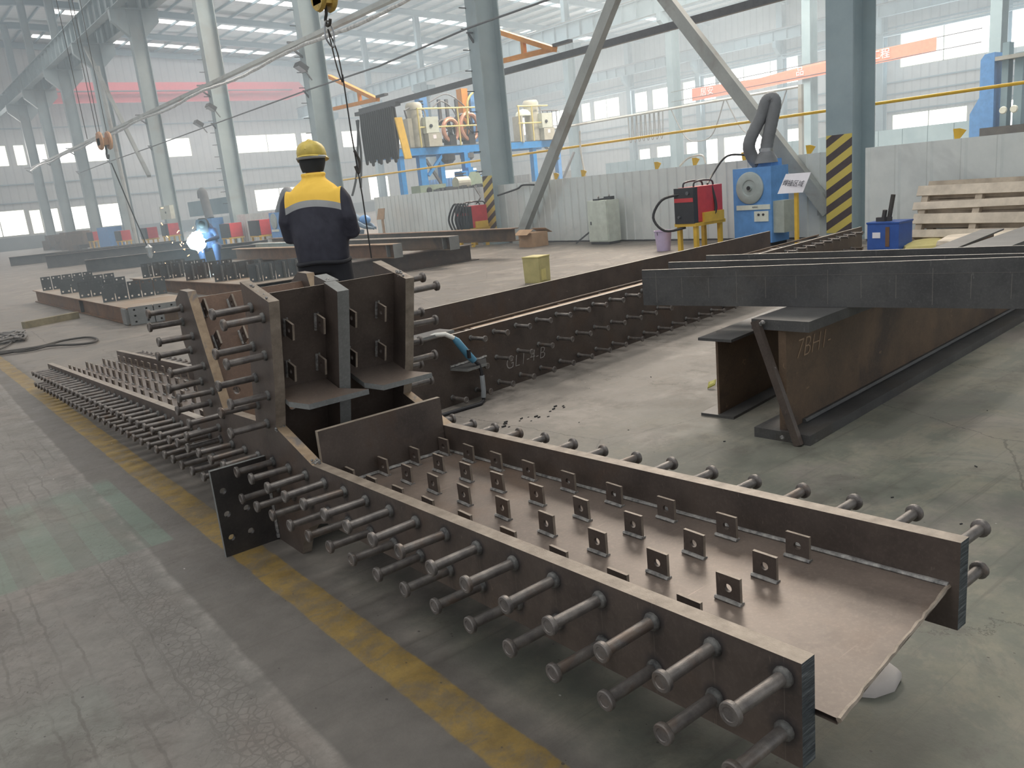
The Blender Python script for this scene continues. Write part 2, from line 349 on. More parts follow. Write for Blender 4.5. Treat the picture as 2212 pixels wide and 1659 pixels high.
# ------------------------------------------------------------------ mesh builder and object helpers
class MB:
    def __init__(s): s.v = []; s.f = []; s.m = []
    def face(s, idx, mi=0): s.f.append(tuple(idx)); s.m.append(mi)
    def add(s, vs, fs, mi=0):
        b = len(s.v); s.v += [tuple(x) for x in vs]
        for f in fs: s.f.append(tuple(b + i for i in f)); s.m.append(mi)
        return s
    def box(s, c, d, rot=None, mi=0):
        x, y, z = d[0] / 2, d[1] / 2, d[2] / 2
        vs = [Vector((a * x, b * y, e * z)) for a, b, e in ((-1, -1, -1), (1, -1, -1), (1, 1, -1), (-1, 1, -1), (-1, -1, 1), (1, -1, 1), (1, 1, 1), (-1, 1, 1))]
        if rot is not None: vs = [rot @ v for v in vs]
        vs = [v + Vector(c) for v in vs]
        return s.add(vs, [(0, 3, 2, 1), (4, 5, 6, 7), (0, 1, 5, 4), (1, 2, 6, 5), (2, 3, 7, 6), (3, 0, 4, 7)], mi)
    def bar(s, p0, p1, wd, hg, up=(0, 0, 1), mi=0):
        p0, p1 = Vector(p0), Vector(p1); d = (p1 - p0); ln = d.length; d.normalize()
        sd = d.cross(Vector(up)); sd.normalize(); u = sd.cross(d)
        R = Matrix((sd, d, u)).transposed()
        return s.box((p0 + p1) / 2, (wd, ln, hg), R, mi)
    def tube(s, pts, r, n=8, mi=0, cap=True):
        pts = [Vector(p) for p in pts]; rs = r if isinstance(r, (list, tuple)) else [r] * len(pts)
        b = len(s.v); prev = None
        for i, p in enumerate(pts):
            t = (pts[min(i + 1, len(pts) - 1)] - pts[max(i - 1, 0)]).normalized()
            if prev is None:
                a = Vector((0, 0, 1)) if abs(t.z) < 0.9 else Vector((1, 0, 0))
                sd = t.cross(a).normalized()
            else:
                sd = (prev - t * prev.dot(t)).normalized()
            prev = sd; u = t.cross(sd)
            for k in range(n):
                an = 2 * PI * k / n
                s.v.append(tuple(p + (sd * math.cos(an) + u * math.sin(an)) * rs[i]))
        for i in range(len(pts) - 1):
            for k in range(n):
                a = b + i * n + k; c = b + i * n + (k + 1) % n
                s.face((a, c, c + n, a + n), mi)
        if cap:
            s.face([b + k for k in range(n)][::-1], mi); s.face([b + (len(pts) - 1) * n + k for k in range(n)], mi)
        return s
    def prism(s, poly, fn, t, mi=0, rim=1, rims=None):
        """poly: 2d points; fn(u, v, w) -> 3d, w in 0..t; caps use mi, rim faces rim (or rims[i])"""
        n = len(poly); b = len(s.v)
        for wv in (0, t):
            for u, v in poly: s.v.append(tuple(fn(u, v, wv)))
        s.face([b + i for i in range(n)][::-1], mi); s.face([b + n + i for i in range(n)], mi)
        for i in range(n):
            j = (i + 1) % n
            s.face((b + i, b + j, b + n + j, b + n + i), rims[i] if rims else rim)
        return s
    def holed(s, u0, u1, v0, v1, holes, r, fn, t, mi=0, rim=1, n=16):
        """rectangular plate made of cells, one round hole per (cu, cv) given on a regular split"""
        us = sorted({u0, u1} | {h[0] for h in holes[0]}) if False else None
        cells, = holes,
        for (a0, a1, b0, b1, cu, cv) in cells:
            base = len(s.v)
            if cu is None:
                for wv in (0, t):
                    for u, v in ((a0, b0), (a1, b0), (a1, b1), (a0, b1)): s.v.append(tuple(fn(u, v, wv)))
                s.face((base + 3, base + 2, base + 1, base), mi); s.face((base + 4, base + 5, base + 6, base + 7), mi)
                continue
            angs = [math.atan2(y - cv, x - cu) for x, y in ((a0, b0), (a1, b0), (a1, b1), (a0, b1))]
            angs += [2 * PI * k / n - PI for k in range(n)]
            angs = sorted(set(round(a, 4) for a in angs)); q = len(angs)
            for wv in (0, t):
                for a in angs:
                    s.v.append(tuple(fn(cu + r * math.cos(a), cv + r * math.sin(a), wv)))
                for a in angs:
                    ca, sa = math.cos(a), math.sin(a)
                    tu = ((a1 - cu) / ca if ca > 1e-6 else (a0 - cu) / ca if ca < -1e-6 else 1e9)
                    tv = ((b1 - cv) / sa if sa > 1e-6 else (b0 - cv) / sa if sa < -1e-6 else 1e9)
                    k = min(tu, tv); s.v.append(tuple(fn(cu + k * ca, cv + k * sa, wv)))
            for i in range(q):
                j = (i + 1) % q
                s.face((base + i, base + q + i, base + q + j, base + j)[::-1], mi)
                s.face((base + 2 * q + i, base + 3 * q + i, base + 3 * q + j, base + 2 * q + j), mi)
                s.face((base + i, base + j, base + 2 * q + j, base + 2 * q + i), mi)
        # rim
        b = len(s.v)
        for wv in (0, t):
            for u, v in ((u0, v0), (u1, v0), (u1, v1), (u0, v1)): s.v.append(tuple(fn(u, v, wv)))
        for i in range(4):
            j = (i + 1) % 4; s.face((b + i, b + j, b + 4 + j, b + 4 + i), rim)
        return s
    def lathe(s, prof, origin, axis=(0, 0, 1), n=16, mi=0):
        ax = Vector(axis).normalized(); a = Vector((0, 0, 1)) if abs(ax.z) < 0.9 else Vector((1, 0, 0))
        sd = ax.cross(a).normalized(); u = ax.cross(sd); b = len(s.v); o = Vector(origin)
        for r, h in prof:
            for k in range(n):
                an = 2 * PI * k / n
                s.v.append(tuple(o + ax * h + (sd * math.cos(an) + u * math.sin(an)) * r))
        for i in range(len(prof) - 1):
            for k in range(n):
                a0 = b + i * n + k; c = b + i * n + (k + 1) % n
                s.face((a0, c, c + n, a0 + n), mi)
        s.face([b + k for k in range(n)][::-1], mi); s.face([b + (len(prof) - 1) * n + k for k in range(n)], mi)
        return s
    def loft(s, rings, mi=0):
        n = len(rings[0]); b = len(s.v)
        for r in rings: s.v += [tuple(p) for p in r]
        for i in range(len(rings) - 1):
            for k in range(n):
                a = b + i * n + k; c = b + i * n + (k + 1) % n
                s.face((a, c, c + n, a + n), mi)
        s.face([b + k for k in range(n)][::-1], mi); s.face([b + (len(rings) - 1) * n + k for k in range(n)], mi)
        return s

ORG = {}
def build(name, mb, mats, parent=None, local=False, smooth=False, fix=True):
    me = bpy.data.meshes.new(name)
    off = Vector((0, 0, 0))
    if parent is not None and not local: off = ORG.get(parent.name, Vector((0, 0, 0)))
    me.from_pydata([tuple(Vector(v) - off) for v in mb.v], [], mb.f)
    if not isinstance(mats, (list, tuple)): mats = [mats]
    for m in mats: me.materials.append(M[m])
    me.polygons.foreach_set('material_index', [min(i, len(mats) - 1) for i in mb.m])
    if fix:
        bm = bmesh.new(); bm.from_mesh(me); bmesh.ops.recalc_face_normals(bm, faces=bm.faces); bm.to_mesh(me); bm.free()
    if smooth:
        me.polygons.foreach_set('use_smooth', [True] * len(me.polygons))
        try: me.set_sharp_from_angle(angle=math.radians(40))
        except Exception: pass
    o = bpy.data.objects.new(name, me); COL.objects.link(o)
    if parent is not None: o.parent = parent; ORG[o.name] = off
    return o
def thing(name, label, cat, loc=(0, 0, 0), group=None, rotz=0.0):
    o = bpy.data.objects.new(name, None); COL.objects.link(o); o.empty_display_size = 0.1
    o.location = loc; o.rotation_euler = (0, 0, rotz); ORG[o.name] = Vector(loc)
    tag(o, label, cat, group); return o
def tag(o, label, cat, group=None):
    o['label'] = label; o['category'] = cat
    if group: o['group'] = group
    return o
def struct(o): o['kind'] = 'structure'; return o
def lab(o, l): o['label'] = l; return o
def place(src, parent, loc=(0, 0, 0), rot=(0, 0, 0)):
    c = src.copy(); COL.objects.link(c); c.parent = parent; c.location = loc; c.rotation_euler = rot
    return c
def text(name, body, size, mat, parent, loc, rotm, font=None, ext=0.0008, shear=0.0, align='CENTER'):
    cu = bpy.data.curves.new(name, 'FONT'); cu.body = body; cu.size = size; cu.extrude = ext; cu.shear = shear
    cu.align_x = align; cu.offset = -0.0028 if name == 'chalk_writing' else 0.0; cu.align_y = 'CENTER'; cu.materials.append(M[mat])
    co = bpy.data.objects.new('lettering_curve', cu); COL.objects.link(co)
    me = bpy.data.meshes.new_from_object(co.evaluated_get(bpy.context.evaluated_depsgraph_get()))
    bpy.data.objects.remove(co); o = bpy.data.objects.new(name, me); COL.objects.link(o)
    if parent is not None:
        o.parent = parent; loc = Vector(loc) - ORG.get(parent.name, Vector())
    o.matrix_basis = Matrix.Translation(Vector(loc)) @ rotm.to_4x4()
    return o
def axes(x, y):
    x = Vector(x).normalized(); y = Vector(y); y = (y - x * x.dot(y)).normalized(); z = x.cross(y)
    return Matrix((x, y, z)).transposed()

# ================================================================== THE SETTING
XA, XB, YA, YB = -13.0, 60.5, -22.0, 75.4
struct(build('floor', MB().add([(XA - 6, YA - 6, 0), (XB, YA - 6, 0), (XB, YB, 0), (XA - 6, YB, 0)], [(0, 1, 2, 3)]), 'factory_floor'))

def wall_with_holes(name, mat, along, fixed, a0, a1, top, holes, thick=0.2):
    """wall in the plane axis=fixed; holes = (a_lo, a_hi, z_lo, z_hi); top(a) height"""
    mb = MB(); cuts = sorted({a0, a1} | {h[0] for h in holes} | {h[1] for h in holes})
    def pt(a, z, wv): return (a, fixed + wv, z) if along == 'x' else (fixed + wv, a, z)
    for i in range(len(cuts) - 1):
        lo, hi = cuts[i], cuts[i + 1]; mid = (lo + hi) / 2
        zs = sorted([(h[2], h[3]) for h in holes if h[0] <= mid <= h[1]]); z = 0.0
        for zl, zh in zs + [(None, None)]:
            if zl is None: poly = [(lo, z), (hi, z), (hi, top(hi)), (lo, top(lo))]
            else: poly = [(lo, z), (hi, z), (hi, zl), (lo, zl)]
            mb.prism(poly, pt, thick, 0, 0); z = zh
    return struct(build(name, mb, mat))
end_w = [(7.5, 11.2, 1.1, 3.1), (11.45, 12.3, 1.1, 3.0), (12.7, 13.6, 1.1, 3.0), (14.4, 15.9, 1.1, 3.0), (16.5, 18.6, 1.1, 3.0), (30.1, 35.0, 1.1, 3.1),
         (42.2, 44.6, 1.1, 3.4), (51.6, 56.1, 1.1, 3.5), (7.2, 10.95, 6.4, 8.0), (11.4, 12.2, 6.4, 8.0), (12.7, 13.7, 6.4, 8.0), (14.3, 15.7, 6.4, 8.0),
         (16.4, 18.4, 6.4, 8.0), (23.0, 25.1, 6.4, 8.0), (29.2, 35.1, 6.4, 8.0), (35.6, 37.8, 6.4, 8.0), (39.9, 41.8, 6.4, 8.0), (46.3, 47.8, 6.4, 8.2)]
side_w = [(68.3, 72.3, 6.4, 8.3), (63.8, 68.0, 6.4, 8.3), (61.3, 62.6, 6.7, 8.5), (57.3, 60.8, 6.7, 8.5), (53.7, 55.3, 6.7, 8.5), (50.6, 53.1, 6.7, 8.5),
          (45.9, 49.5, 6.7, 8.6), (38.0, 45.6, 6.9, 8.9), (34.0, 35.5, 6.9, 8.7), (24.0, 30.0, 6.6, 9.1), (14.0, 23.3, 6.6, 9.0), (2.0, 13.5, 6.6, 9.0),
          (53.7, 55.1, 1.2, 3.35), (50.7, 52.9, 1.2, 3.4), (45.9, 49.4, 1.2, 3.45), (38.0, 45.3, 1.2, 3.45), (25.3, 30.5, 1.2, 3.5), (14.0, 23.2, 1.2, 3.5)]
wall_with_holes('wall_end', 'wall_sheet_end', 'x', YB, XA, XB, roof_z, end_w)
wall_with_holes('wall_side', 'wall_sheet', 'y', XB, YA, YB, lambda a: roof_z(XB), side_w)
wi = 0
for (lst, ax) in ((end_w, 'x'), (side_w, 'y')):
    for (a0, a1, z0, z1) in lst:
        wi += 1
        pn = MB(); fr = MB(); c = ((a0 + a1) / 2, (z0 + z1) / 2)
        def bx(mb, u, z, du, dz, off, t):
            if ax == 'x': mb.box((u, YB + off, z), (du, t, dz))
            else: mb.box((XB + off, u, z), (t, du, dz))
        bx(pn, c[0], c[1], a1 - a0, z1 - z0, 0.12, 0.03)
        p = build('window_%d' % wi, pn, 'daylight_pane'); p['kind'] = 'structure'
        for e in (a0 + 0.03, a1 - 0.03): bx(fr, e, c[1], 0.06, z1 - z0, 0.04, 0.08)
        for e in (z0 + 0.03, z1 - 0.03): bx(fr, c[0], e, a1 - a0, 0.06, 0.04, 0.08)
        n = int((a1 - a0) / 3.2)
        for k in range(n): bx(fr, a0 + (k + 1) * (a1 - a0) / (n + 1), c[1], 0.07, z1 - z0, 0.04, 0.08)
        build('window_frame', fr, 'light_panel', p)

# roof: sheet with long openings filled by translucent skylight strips, purlins below
NEARY = [6.4, 14.7, 22.8, 30.6, 38.8, 46.3, 53.8, 61.4, 68.4]
NEARY0 = [-9.6, -1.6] + NEARY
rf = MB()
sky_rows = [15.7 + 8.2 * k for k in range(-4, 8)]
SKX = [(-9.0, 8.5), (14.0, 35.0), (37.5, 46.5), (48.7, 57.0)]
xs = [XA, 12.0, XB]
def rslab(mb, x0, x1, y0, y1, t=0.06):
    mb.add([(x0, y0, roof_z(x0)), (x1, y0, roof_z(x1)), (x1, y1, roof_z(x1)), (x0, y1, roof_z(x0)),
            (x0, y0, roof_z(x0) + t), (x1, y0, roof_z(x1) + t), (x1, y1, roof_z(x1) + t), (x0, y1, roof_z(x0) + t)],
           [(0, 1, 2, 3), (7, 6, 5, 4), (0, 4, 5, 1), (1, 5, 6, 2), (2, 6, 7, 3), (3, 7, 4, 0)])
ycur = YA
for y in sky_rows:
    for a, b in ((XA, 12.0), (12.0, XB)): rslab(rf, a, b, ycur, y - 0.6)
    xc = XA
    for a, b in SKX + [(XB, XB)]:
        for p, q in ((xc, min(a, 12.0)), (max(xc, 12.0), a)):
            if q > p + 0.01: rslab(rf, p, q, y - 0.6, y + 0.6)
        xc = b
    ycur = y + 0.6
for a, b in ((XA, 12.0), (12.0, XB)): rslab(rf, a, b, ycur, YB)
struct(build('ceiling', rf, 'roof_sheet'))
pl = MB(); x = XA + 0.5
while x < XB:
    pl.box((x, (YA + YB) / 2, roof_z(x) - 0.08), (0.08, YB - YA, 0.15)); x += 1.5
struct(build('trim_1', pl, 'column_far_paint'))
for y in sky_rows:
    for a, b in SKX:
        wi += 1; mb = MB(); rslab(mb, a, b, y - 0.6, y + 0.6, 0.03)
        struct(build('window_%d' % wi, mb, 'skylight_pane'))
def ibeam(mb, p0, p1, h, wd, tf, tw, up=(0, 0, 1), mi=0):
    p0, p1 = Vector(p0), Vector(p1); d = (p1 - p0).normalized(); sd = d.cross(Vector(up)).normalized(); u = sd.cross(d)
    for s_ in (-1, 1): mb.bar(p0 + u * s_ * (h - tf) / 2, p1 + u * s_ * (h - tf) / 2, wd, tf, up, mi)
    mb.bar(p0, p1, tw, h - 2 * tf, up, mi); return mb
ti = 1
for y in NEARY0 + [75.1]:
    ti += 1; mb = MB()
    for a, b in ((XA, 12.0), (12.0, 36.2), (36.2, XB)):
        ibeam(mb, (a, y, roof_z(a) - 0.38), (b, y, roof_z(b) - 0.38), 0.42, 0.25, 0.02, 0.015)
    struct(build('trim_%d' % ti, mb, 'column_far_paint'))
# girts on the walls, gutter line and pipes of the far side wall
g = MB()
for z in (3.7, 4.9, 5.7, 9.4): g.box((XB - 0.1, 26, z), (0.10, 97, 0.09))
for z in (3.6, 5.0, 9.2): g.box((24, YB - 0.1, z), (73, 0.1, 0.08))
g.tube([(XB - 1.0, -20, 8.95), (XB - 1.0, 74, 8.7)], 0.09, 8)
g.tube([(XB - 1.1, -20, 9.15), (XB - 1.1, 74, 8.9)], 0.05, 6)
struct(build('trim_20', g, 'column_far_paint'))
dd = MB(); dd.box((XB - 0.08, 26, 0.6), (0.12, 97, 1.2)); dd.box((24, YB - 0.08, 0.5), (73, 0.12, 1.0))
struct(build('baseboard_side', dd, 'dark_sheet'))

# ================================================================== STEEL COLUMNS AND CRANE GIRDERS
def hcol(mb, x, y, z0, z1, dx, wy, tf=0.026, tw=0.016):
    for s_ in (-1, 1): mb.box((x + s_ * (dx - tf) / 2, y, (z0 + z1) / 2), (tf, wy, z1 - z0))
    mb.box((x, y, (z0 + z1) / 2), (dx - 2 * tf, tw, z1 - z0)); return mb
CX = 11.5
ordn = ['second', 'third', 'fourth', 'fifth', 'sixth', 'seventh', 'eighth', 'ninth']
for i, y in enumerate(NEARY):
    label = ('tall grey steel column with yellow and black stripes right of the blue fume extractor' if i == 0 else
             'grey steel column with striped foot beside the pale diagonal brace, left of the white cabinet' if i == 1 else
             'grey steel column right behind the worker in the yellow shouldered jacket' if i == 2 else
             'grey steel column with white switch box just left of the welding arc' if i == 4 else
             '%s steel column of the near row counted from the one beside the blue extractor' % ordn[i - 1])
    t = thing('steel_column', label, 'column', (CX, y, 0), 'grey steel columns of the near row')
    wy = 0.36 if i else 0.40
    build('column_shaft', hcol(MB(), 0, 0, 0, 10.0, 0.62, wy), 'column_paint', t, local=True)
    b = MB()   # haunch that carries the crane girders
    for s_ in (-1, 1):
        b.prism([(0.30 * s_, 8.9), (0.30 * s_, 10.0), (0.98 * s_, 10.0), (0.98 * s_, 9.55)], lambda u, v, q: (u, q - 0.14, v), 0.28, 0, 0)
    b.box((0, 0, 10.02), (2.0, 0.5, 0.04))
    build('girder_bracket', b, 'column_paint', t, local=True)
    build('upper_shaft', hcol(MB(), 0, 0, 10.04, roof_z(CX) - 0.3, 0.42, 0.30), 'column_paint', t, local=True)
    build('base_plate', MB().box((0, 0, 0.02), (0.8, 0.56, 0.04)), 'column_paint', t, local=True)
    if i < 2:
        st = MB(); st.box((-0.314, 0, 1.0), (0.006, wy - 0.01, 1.82 if i == 0 else 1.7)); st.box((-0.306, 0, 0.97 if i == 0 else 0.95), (0.004, wy - 0.012, 1.8))
        build('caution_tape', MB().box((-0.3125, 0, 0.80), (0.005, wy - 0.01, 1.38)), 'caution_stripes', t, local=True)
    if i in (1, 2, 3):
        r = MB()
        for k in range(14):
            r.box((-0.40, wy / 2 - 0.03, 1.6 + k * 0.42), (0.18, 0.02, 0.02)); 
        build('climbing_rungs', r, 'dark_rail', t, local=True)
def crane_girder(x, y0, y1, z, h, label, near=True, step_=1.0):
    t = thing('crane_girder', label, 'crane girder', (x, y0, z), None)
    L_ = y1 - y0
    build('girder', ibeam(MB(), (0, 0, h / 2), (0, L_, h / 2), h, 0.36, 0.03, 0.018), 'column_paint' if near else 'column_far_paint', t, local=True)
    st = MB(); k = 0.3
    while k < L_: st.box((0, k, h / 2), (0.32, 0.02, h - 0.08)); k += step_
    build('web_stiffener', st, 'column_paint' if near else 'column_far_paint', t, local=True)['kind'] = 'stuff'
    build('crane_rail', MB().bar((0, 0, h + 0.06), (0, L_, h + 0.06), 0.10, 0.12), 'dark_rail', t, local=True)
crane_girder(CX - 0.72, -9, 75.0, 10.04, 0.95, 'long grey crane girder with ribs on the near side of the column brackets')
crane_girder(CX + 0.72, -9, 75.0, 10.04, 0.95, 'grey crane girder on the far side of the near column brackets')
MIDY = [14.1 + 8.05 * k for k in range(8)]
for i, y in enumerate(MIDY):
    t = thing('steel_column', 'hazy blue grey steel column in the middle row, %s from the right' % ['first', 'second', 'third', 'fourth', 'fifth', 'sixth', 'seventh', 'eighth'][i], 'column', (36.2, y, 0), 'hazy blue columns of the middle row')
    build('column_shaft', hcol(MB(), 0, 0, 0, 9.2, 0.62, 0.42), 'column_far_paint', t, local=True)
    b = MB()
    for s_ in (-1, 1):
        b.prism([(0.30 * s_, 8.2), (0.30 * s_, 9.2), (1.0 * s_, 9.2), (1.0 * s_, 8.8)], lambda u, v, q: (u, q - 0.14, v), 0.28, 0, 0)
    build('girder_bracket', b, 'column_far_paint', t, local=True)
    build('upper_shaft', hcol(MB(), 0, 0, 9.2, roof_z(36.2) - 0.25, 0.42, 0.30), 'column_far_paint', t, local=True)
crane_girder(36.2 - 0.75, 4, 75.0, 9.2, 0.9, 'hazy blue crane girder along the middle row of columns', False, 1.1)
for i, y in enumerate([14.1 + 8.05 * k for k in range(7)]):
    t = thing('wall_column', 'pale blue column standing against the far side wall, %s from the right' % ['first', 'second', 'third', 'fourth', 'fifth', 'sixth', 'seventh'][i], 'column', (59.7, y + 0.7, 0), 'pale columns against the far side wall')
    build('column_shaft', hcol(MB(), 0, 0, 0, roof_z(60) - 0.4, 0.6, 0.5), 'column_far_paint', t, local=True)
    b = MB(); b.prism([(-0.30, 8.9), (-0.30, 10.0), (-1.0, 10.0), (-1.0, 9.55)], lambda u, v, q: (u, q - 0.14, v), 0.28, 0, 0)
    build('girder_bracket', b, 'column_far_paint', t, local=True)
crane_girder(58.9, 4, 75.0, 10.0, 0.8, 'pale crane girder along the far side wall', False, 1.2)

def bridge_crane(y, z, x0, x1, label):
    t = thing('bridge_crane', label, 'crane', (x0, y, z), None)
    L_ = x1 - x0; prof = [(0, 0.55), (1.6, 0.0), (L_ - 1.6, 0.0), (L_, 0.55), (L_, 1.0), (L_ - 0.4, 1.5), (0.4, 1.5), (0, 1.0)]
    build('bridge_girder', MB().prism(prof, lambda u, v, q: (u, q, v), 0.5, 0, 0), 'red_crane', t, local=True)
    build('walkway', MB().box((L_ / 2, -0.5, 0.75), (L_ - 3, 0.5, 0.06)), 'dark_rail', t, local=True)
    build('end_truck', MB().box((0.35, 0.2, 0.62), (0.4, 2.6, 0.4)), 'red_crane', t, local=True)
    build('end_truck', MB().box((L_ - 0.35, 0.2, 0.62), (0.4, 2.6, 0.4)), 'red_crane', t, local=True)
bridge_crane(72.6, 10.69, 11.95, 35.3, 'long pale red bridge crane before the far end wall')
bridge_crane(31.5, 10.69, 11.95, 35.3, 'pink red bridge crane beam cut off by the top of the picture')
# diagonal tube braces between the first two columns
for (p0, p1, l) in (((11.17, 13.78, 0.05), (11.17, 6.63, 9.2), 'pale grey diagonal brace rising from the foot of the column beside the white cabinet'),
                    ((11.325, 6.62, 0.41), (11.325, 13.97, 9.4), 'long grey diagonal brace passing behind the fume extractor duct')):
    a = thing('diagonal_brace', l, 'brace', p0, None)
    v = Vector(p1) - Vector(p0)
    build('brace_tube', MB().bar((0, 0, 0), v, 0.20, 0.14, (1, 0, 0)), 'brace_grey', a, local=True)
    build('gusset_plate', MB().box((0, 0.0, 0.12), (0.02, 0.4, 0.34)), 'brace_grey', a, local=True)
for (p0, p1, l) in (((11.05, 45.9, 9.8), (11.05, 39.5, 3.2), 'thin dark diagonal brace between the far left columns'),
                    ((11.05, 39.2, 3.2), (11.05, 38.9, 0.1), None)):
    if l: tag(build('diagonal_brace', MB().bar(p0, p1, 0.14, 0.16, (1, 0, 0)), 'brace_grey'), l, 'brace')
tag(build('downpipe', MB().tube([(CX - 0.4, 44.6, 8.7), (CX - 0.4, 44.0, 0.1)], 0.10, 8), 'brace_grey'), 'upright grey pipe between the far left columns', 'pipe')

# ================================================================== SHEAR STUD AND HOLED LUG MASTERS (mesh data shared by copies)
def stud_mesh(L_=0.146, r=0.0122, hr=0.0205, hh=0.012, pre=''):
    mb = MB()
    mb.lathe([(r, -0.001), (r, L_ - hh - 0.002), (hr * 0.93, L_ - hh), (hr, L_ - hh + 0.002), (hr, L_ - 0.002), (hr * 0.9, L_), (hr * 0.62, L_), (hr * 0.56, L_ - 0.0015), (0.001, L_ - 0.0015)], (0, 0, 0), (1, 0, 0), 18, 0)
    mb.lathe([(r * 1.55, -0.001), (r * 1.55, 0.004), (r * 1.35, 0.009), (r, 0.011)], (0, 0, 0), (1, 0, 0), 12, 1)
    me_o = build('shear_stud', mb, ['stud_steel', 'ferrule'], smooth=True); me = me_o.data
    bpy.data.objects.remove(me_o); return me
def stud(me, parent, pos, sx=-1, rx=0.0):
    o = bpy.data.objects.new('shear_stud', me); COL.objects.link(o); o.parent = parent
    o.location = Vector(pos) - ORG[parent.name]
    o.rotation_euler = (rx + random.uniform(-.5, .5), random.uniform(-0.02, 0.02), (PI if sx < 0 else 0) + random.uniform(-0.02, 0.02)); return o
def merged(me, poses, name, parent, mats):
    mb = MB(); vs = [v.co.copy() for v in me.vertices]; fs = [tuple(p.vertices) for p in me.polygons]; ms = [p.material_index for p in me.polygons]
    for pos, rot in poses:
        b = len(mb.v)
        mb.v += [tuple(Vector(pos) + rot @ v) for v in vs]
        mb.f += [tuple(b + i for i in f) for f in fs]; mb.m += ms
    return build(name, mb, mats, parent, smooth=True, fix=False)
STUD = stud_mesh()
def lug_mesh(wd=0.060, hg=0.062, t=0.008, r=0.0095):
    """square plate standing on z=0, face in the yz plane, with one hole and a weld along its foot"""
    mb = MB(); y0, y1 = -wd / 2, wd / 2
    fn = lambda u, v, q: (q - t / 2, u, v)
    mb.holed(y0, y1, 0.0, hg, [(y0, y1, 0.0, hg, 0.0, hg * 0.53)], r, fn, t, 0, 1, 20)
    mb.tube([(-t / 2 - 0.002, y0 - 0.004, 0.003), (-t / 2 - 0.003, 0, 0.004), (-t / 2 - 0.002, y1 + 0.002, 0.003)], 0.0055, 6, 2)
    mb.tube([(t / 2 + 0.001, y0 - 0.002, 0.002), (t / 2 + 0.001, y1 + 0.004, 0.002)], 0.004, 6, 2)
    o = build('lug_plate', mb, ['mill_steel', 'edge_steel', 'weld_grey']); me = o.data; bpy.data.objects.remove(o); return me
LUG = lug_mesh()

# ================================================================== FOREGROUND: STUDDED STEEL NODE
NX0, NX1, FT = 1.040, 1.580, 0.038           # outer face of the left flange, inner face of the right flange
node = thing('studded_steel_node', 'big brown steel node in front with two long studded arms, standing box and leaning stub', 'steel frame', (1.3, 2.85, 0))
def xin1(y): return NX1 + max(0.0, (2.5 - y)) * 0.021
prof = [(0.660, 0.254), (0.660, 0.454), (2.500, 0.396), (2.771, 0.482), (2.722, 0.620), (2.641, 0.947), (2.875, 1.009), (2.872, 0.851), (2.930, 0.640), (2.963, 0.476),
        (3.232, 0.463), (3.325, 0.468), (3.397, 0.655), (3.508, 0.948), (3.603, 0.952), (3.690, 0.905), (3.694, 0.724), (3.640, 0.63), (3.592, 0.362),
        (5.420, 0.281), (7.640, 0.182), (7.640, -0.004), (5.42, 0.082), (3.75, 0.155), (3.20, 0.165), (3.02, 0.000), (2.722, 0.000), (2.708, 0.03), (2.672, 0.085), (2.615, 0.135), (2.540, 0.172),
        (2.455, 0.197), (1.958, 0.212), (1.0, 0.244)]
prof[21] = (7.640, 0.0); prof[22] = (5.42, 0.084)
rims = [1] * len(prof); rims[0] = 2; rims[20] = 2
rims[11] = 3; rims[12] = 3; rims[4] = 1; rims[2] = 3
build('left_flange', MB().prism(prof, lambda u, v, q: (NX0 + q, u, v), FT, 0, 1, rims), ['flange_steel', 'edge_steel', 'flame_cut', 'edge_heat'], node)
build('right_flange', MB().prism(prof, lambda u, v, q: (xin1(u) + q, u, v), FT, 0, 1, rims), ['mill_steel', 'edge_steel', 'flame_cut', 'edge_heat'], node)
def zweb_n(y): return 0.352 - 0.030 * (y - 0.66)
def zweb_f(y): return 0.300 - 0.044 * (y - 3.0)
wn = MB(); n_ = 14; ys = [0.640 + (2.52 - 0.64) * k / n_ for k in range(n_ + 1)]
random.seed(3)
for k in range(n_):
    y0, y1 = ys[k], ys[k + 1]
    for a, b in (((NX0 + FT), None),):
        xa0, xa1, xb0, xb1 = NX0 + FT, NX0 + FT, xin1(y0), xin1(y1)
        wn.add([(xa0, y0 - (0.02 if k == 0 else 0), zweb_n(y0)), (xb0, y0 + (0.04 if k == 0 else 0), zweb_n(y0)), (xb1, y1, zweb_n(y1)), (xa1, y1, zweb_n(y1)),
                (xa0, y0 - (0.02 if k == 0 else 0), zweb_n(y0) - 0.012), (xb0, y0 + (0.04 if k == 0 else 0), zweb_n(y0) - 0.012), (xb1, y1, zweb_n(y1) - 0.012), (xa1, y1, zweb_n(y1) - 0.012)],
               [(0, 1, 2, 3), (7, 6, 5, 4)] + ([(0, 4, 5, 1)] if k == 0 else []) + ([(2, 6, 7, 3)] if k == n_ - 1 else []))
build('near_web', wn, ['web_steel'], node)
rag = MB(); pts = []
for k in range(28):
    f = k / 27; pts.append((NX0 + FT + (xin1(.64) - NX0 - FT) * f, 0.618 + 0.062 * f + random.uniform(-.002, .002), zweb_n(.64) - 0.002 + random.uniform(-.001, .001)))
build('web_edge_line', rag.tube(pts, [0.0042 + random.uniform(-.0008, .0012) for _ in pts], 6), 'edge_steel', node, smooth=True)  # thin pale tube along the top of the web's near end
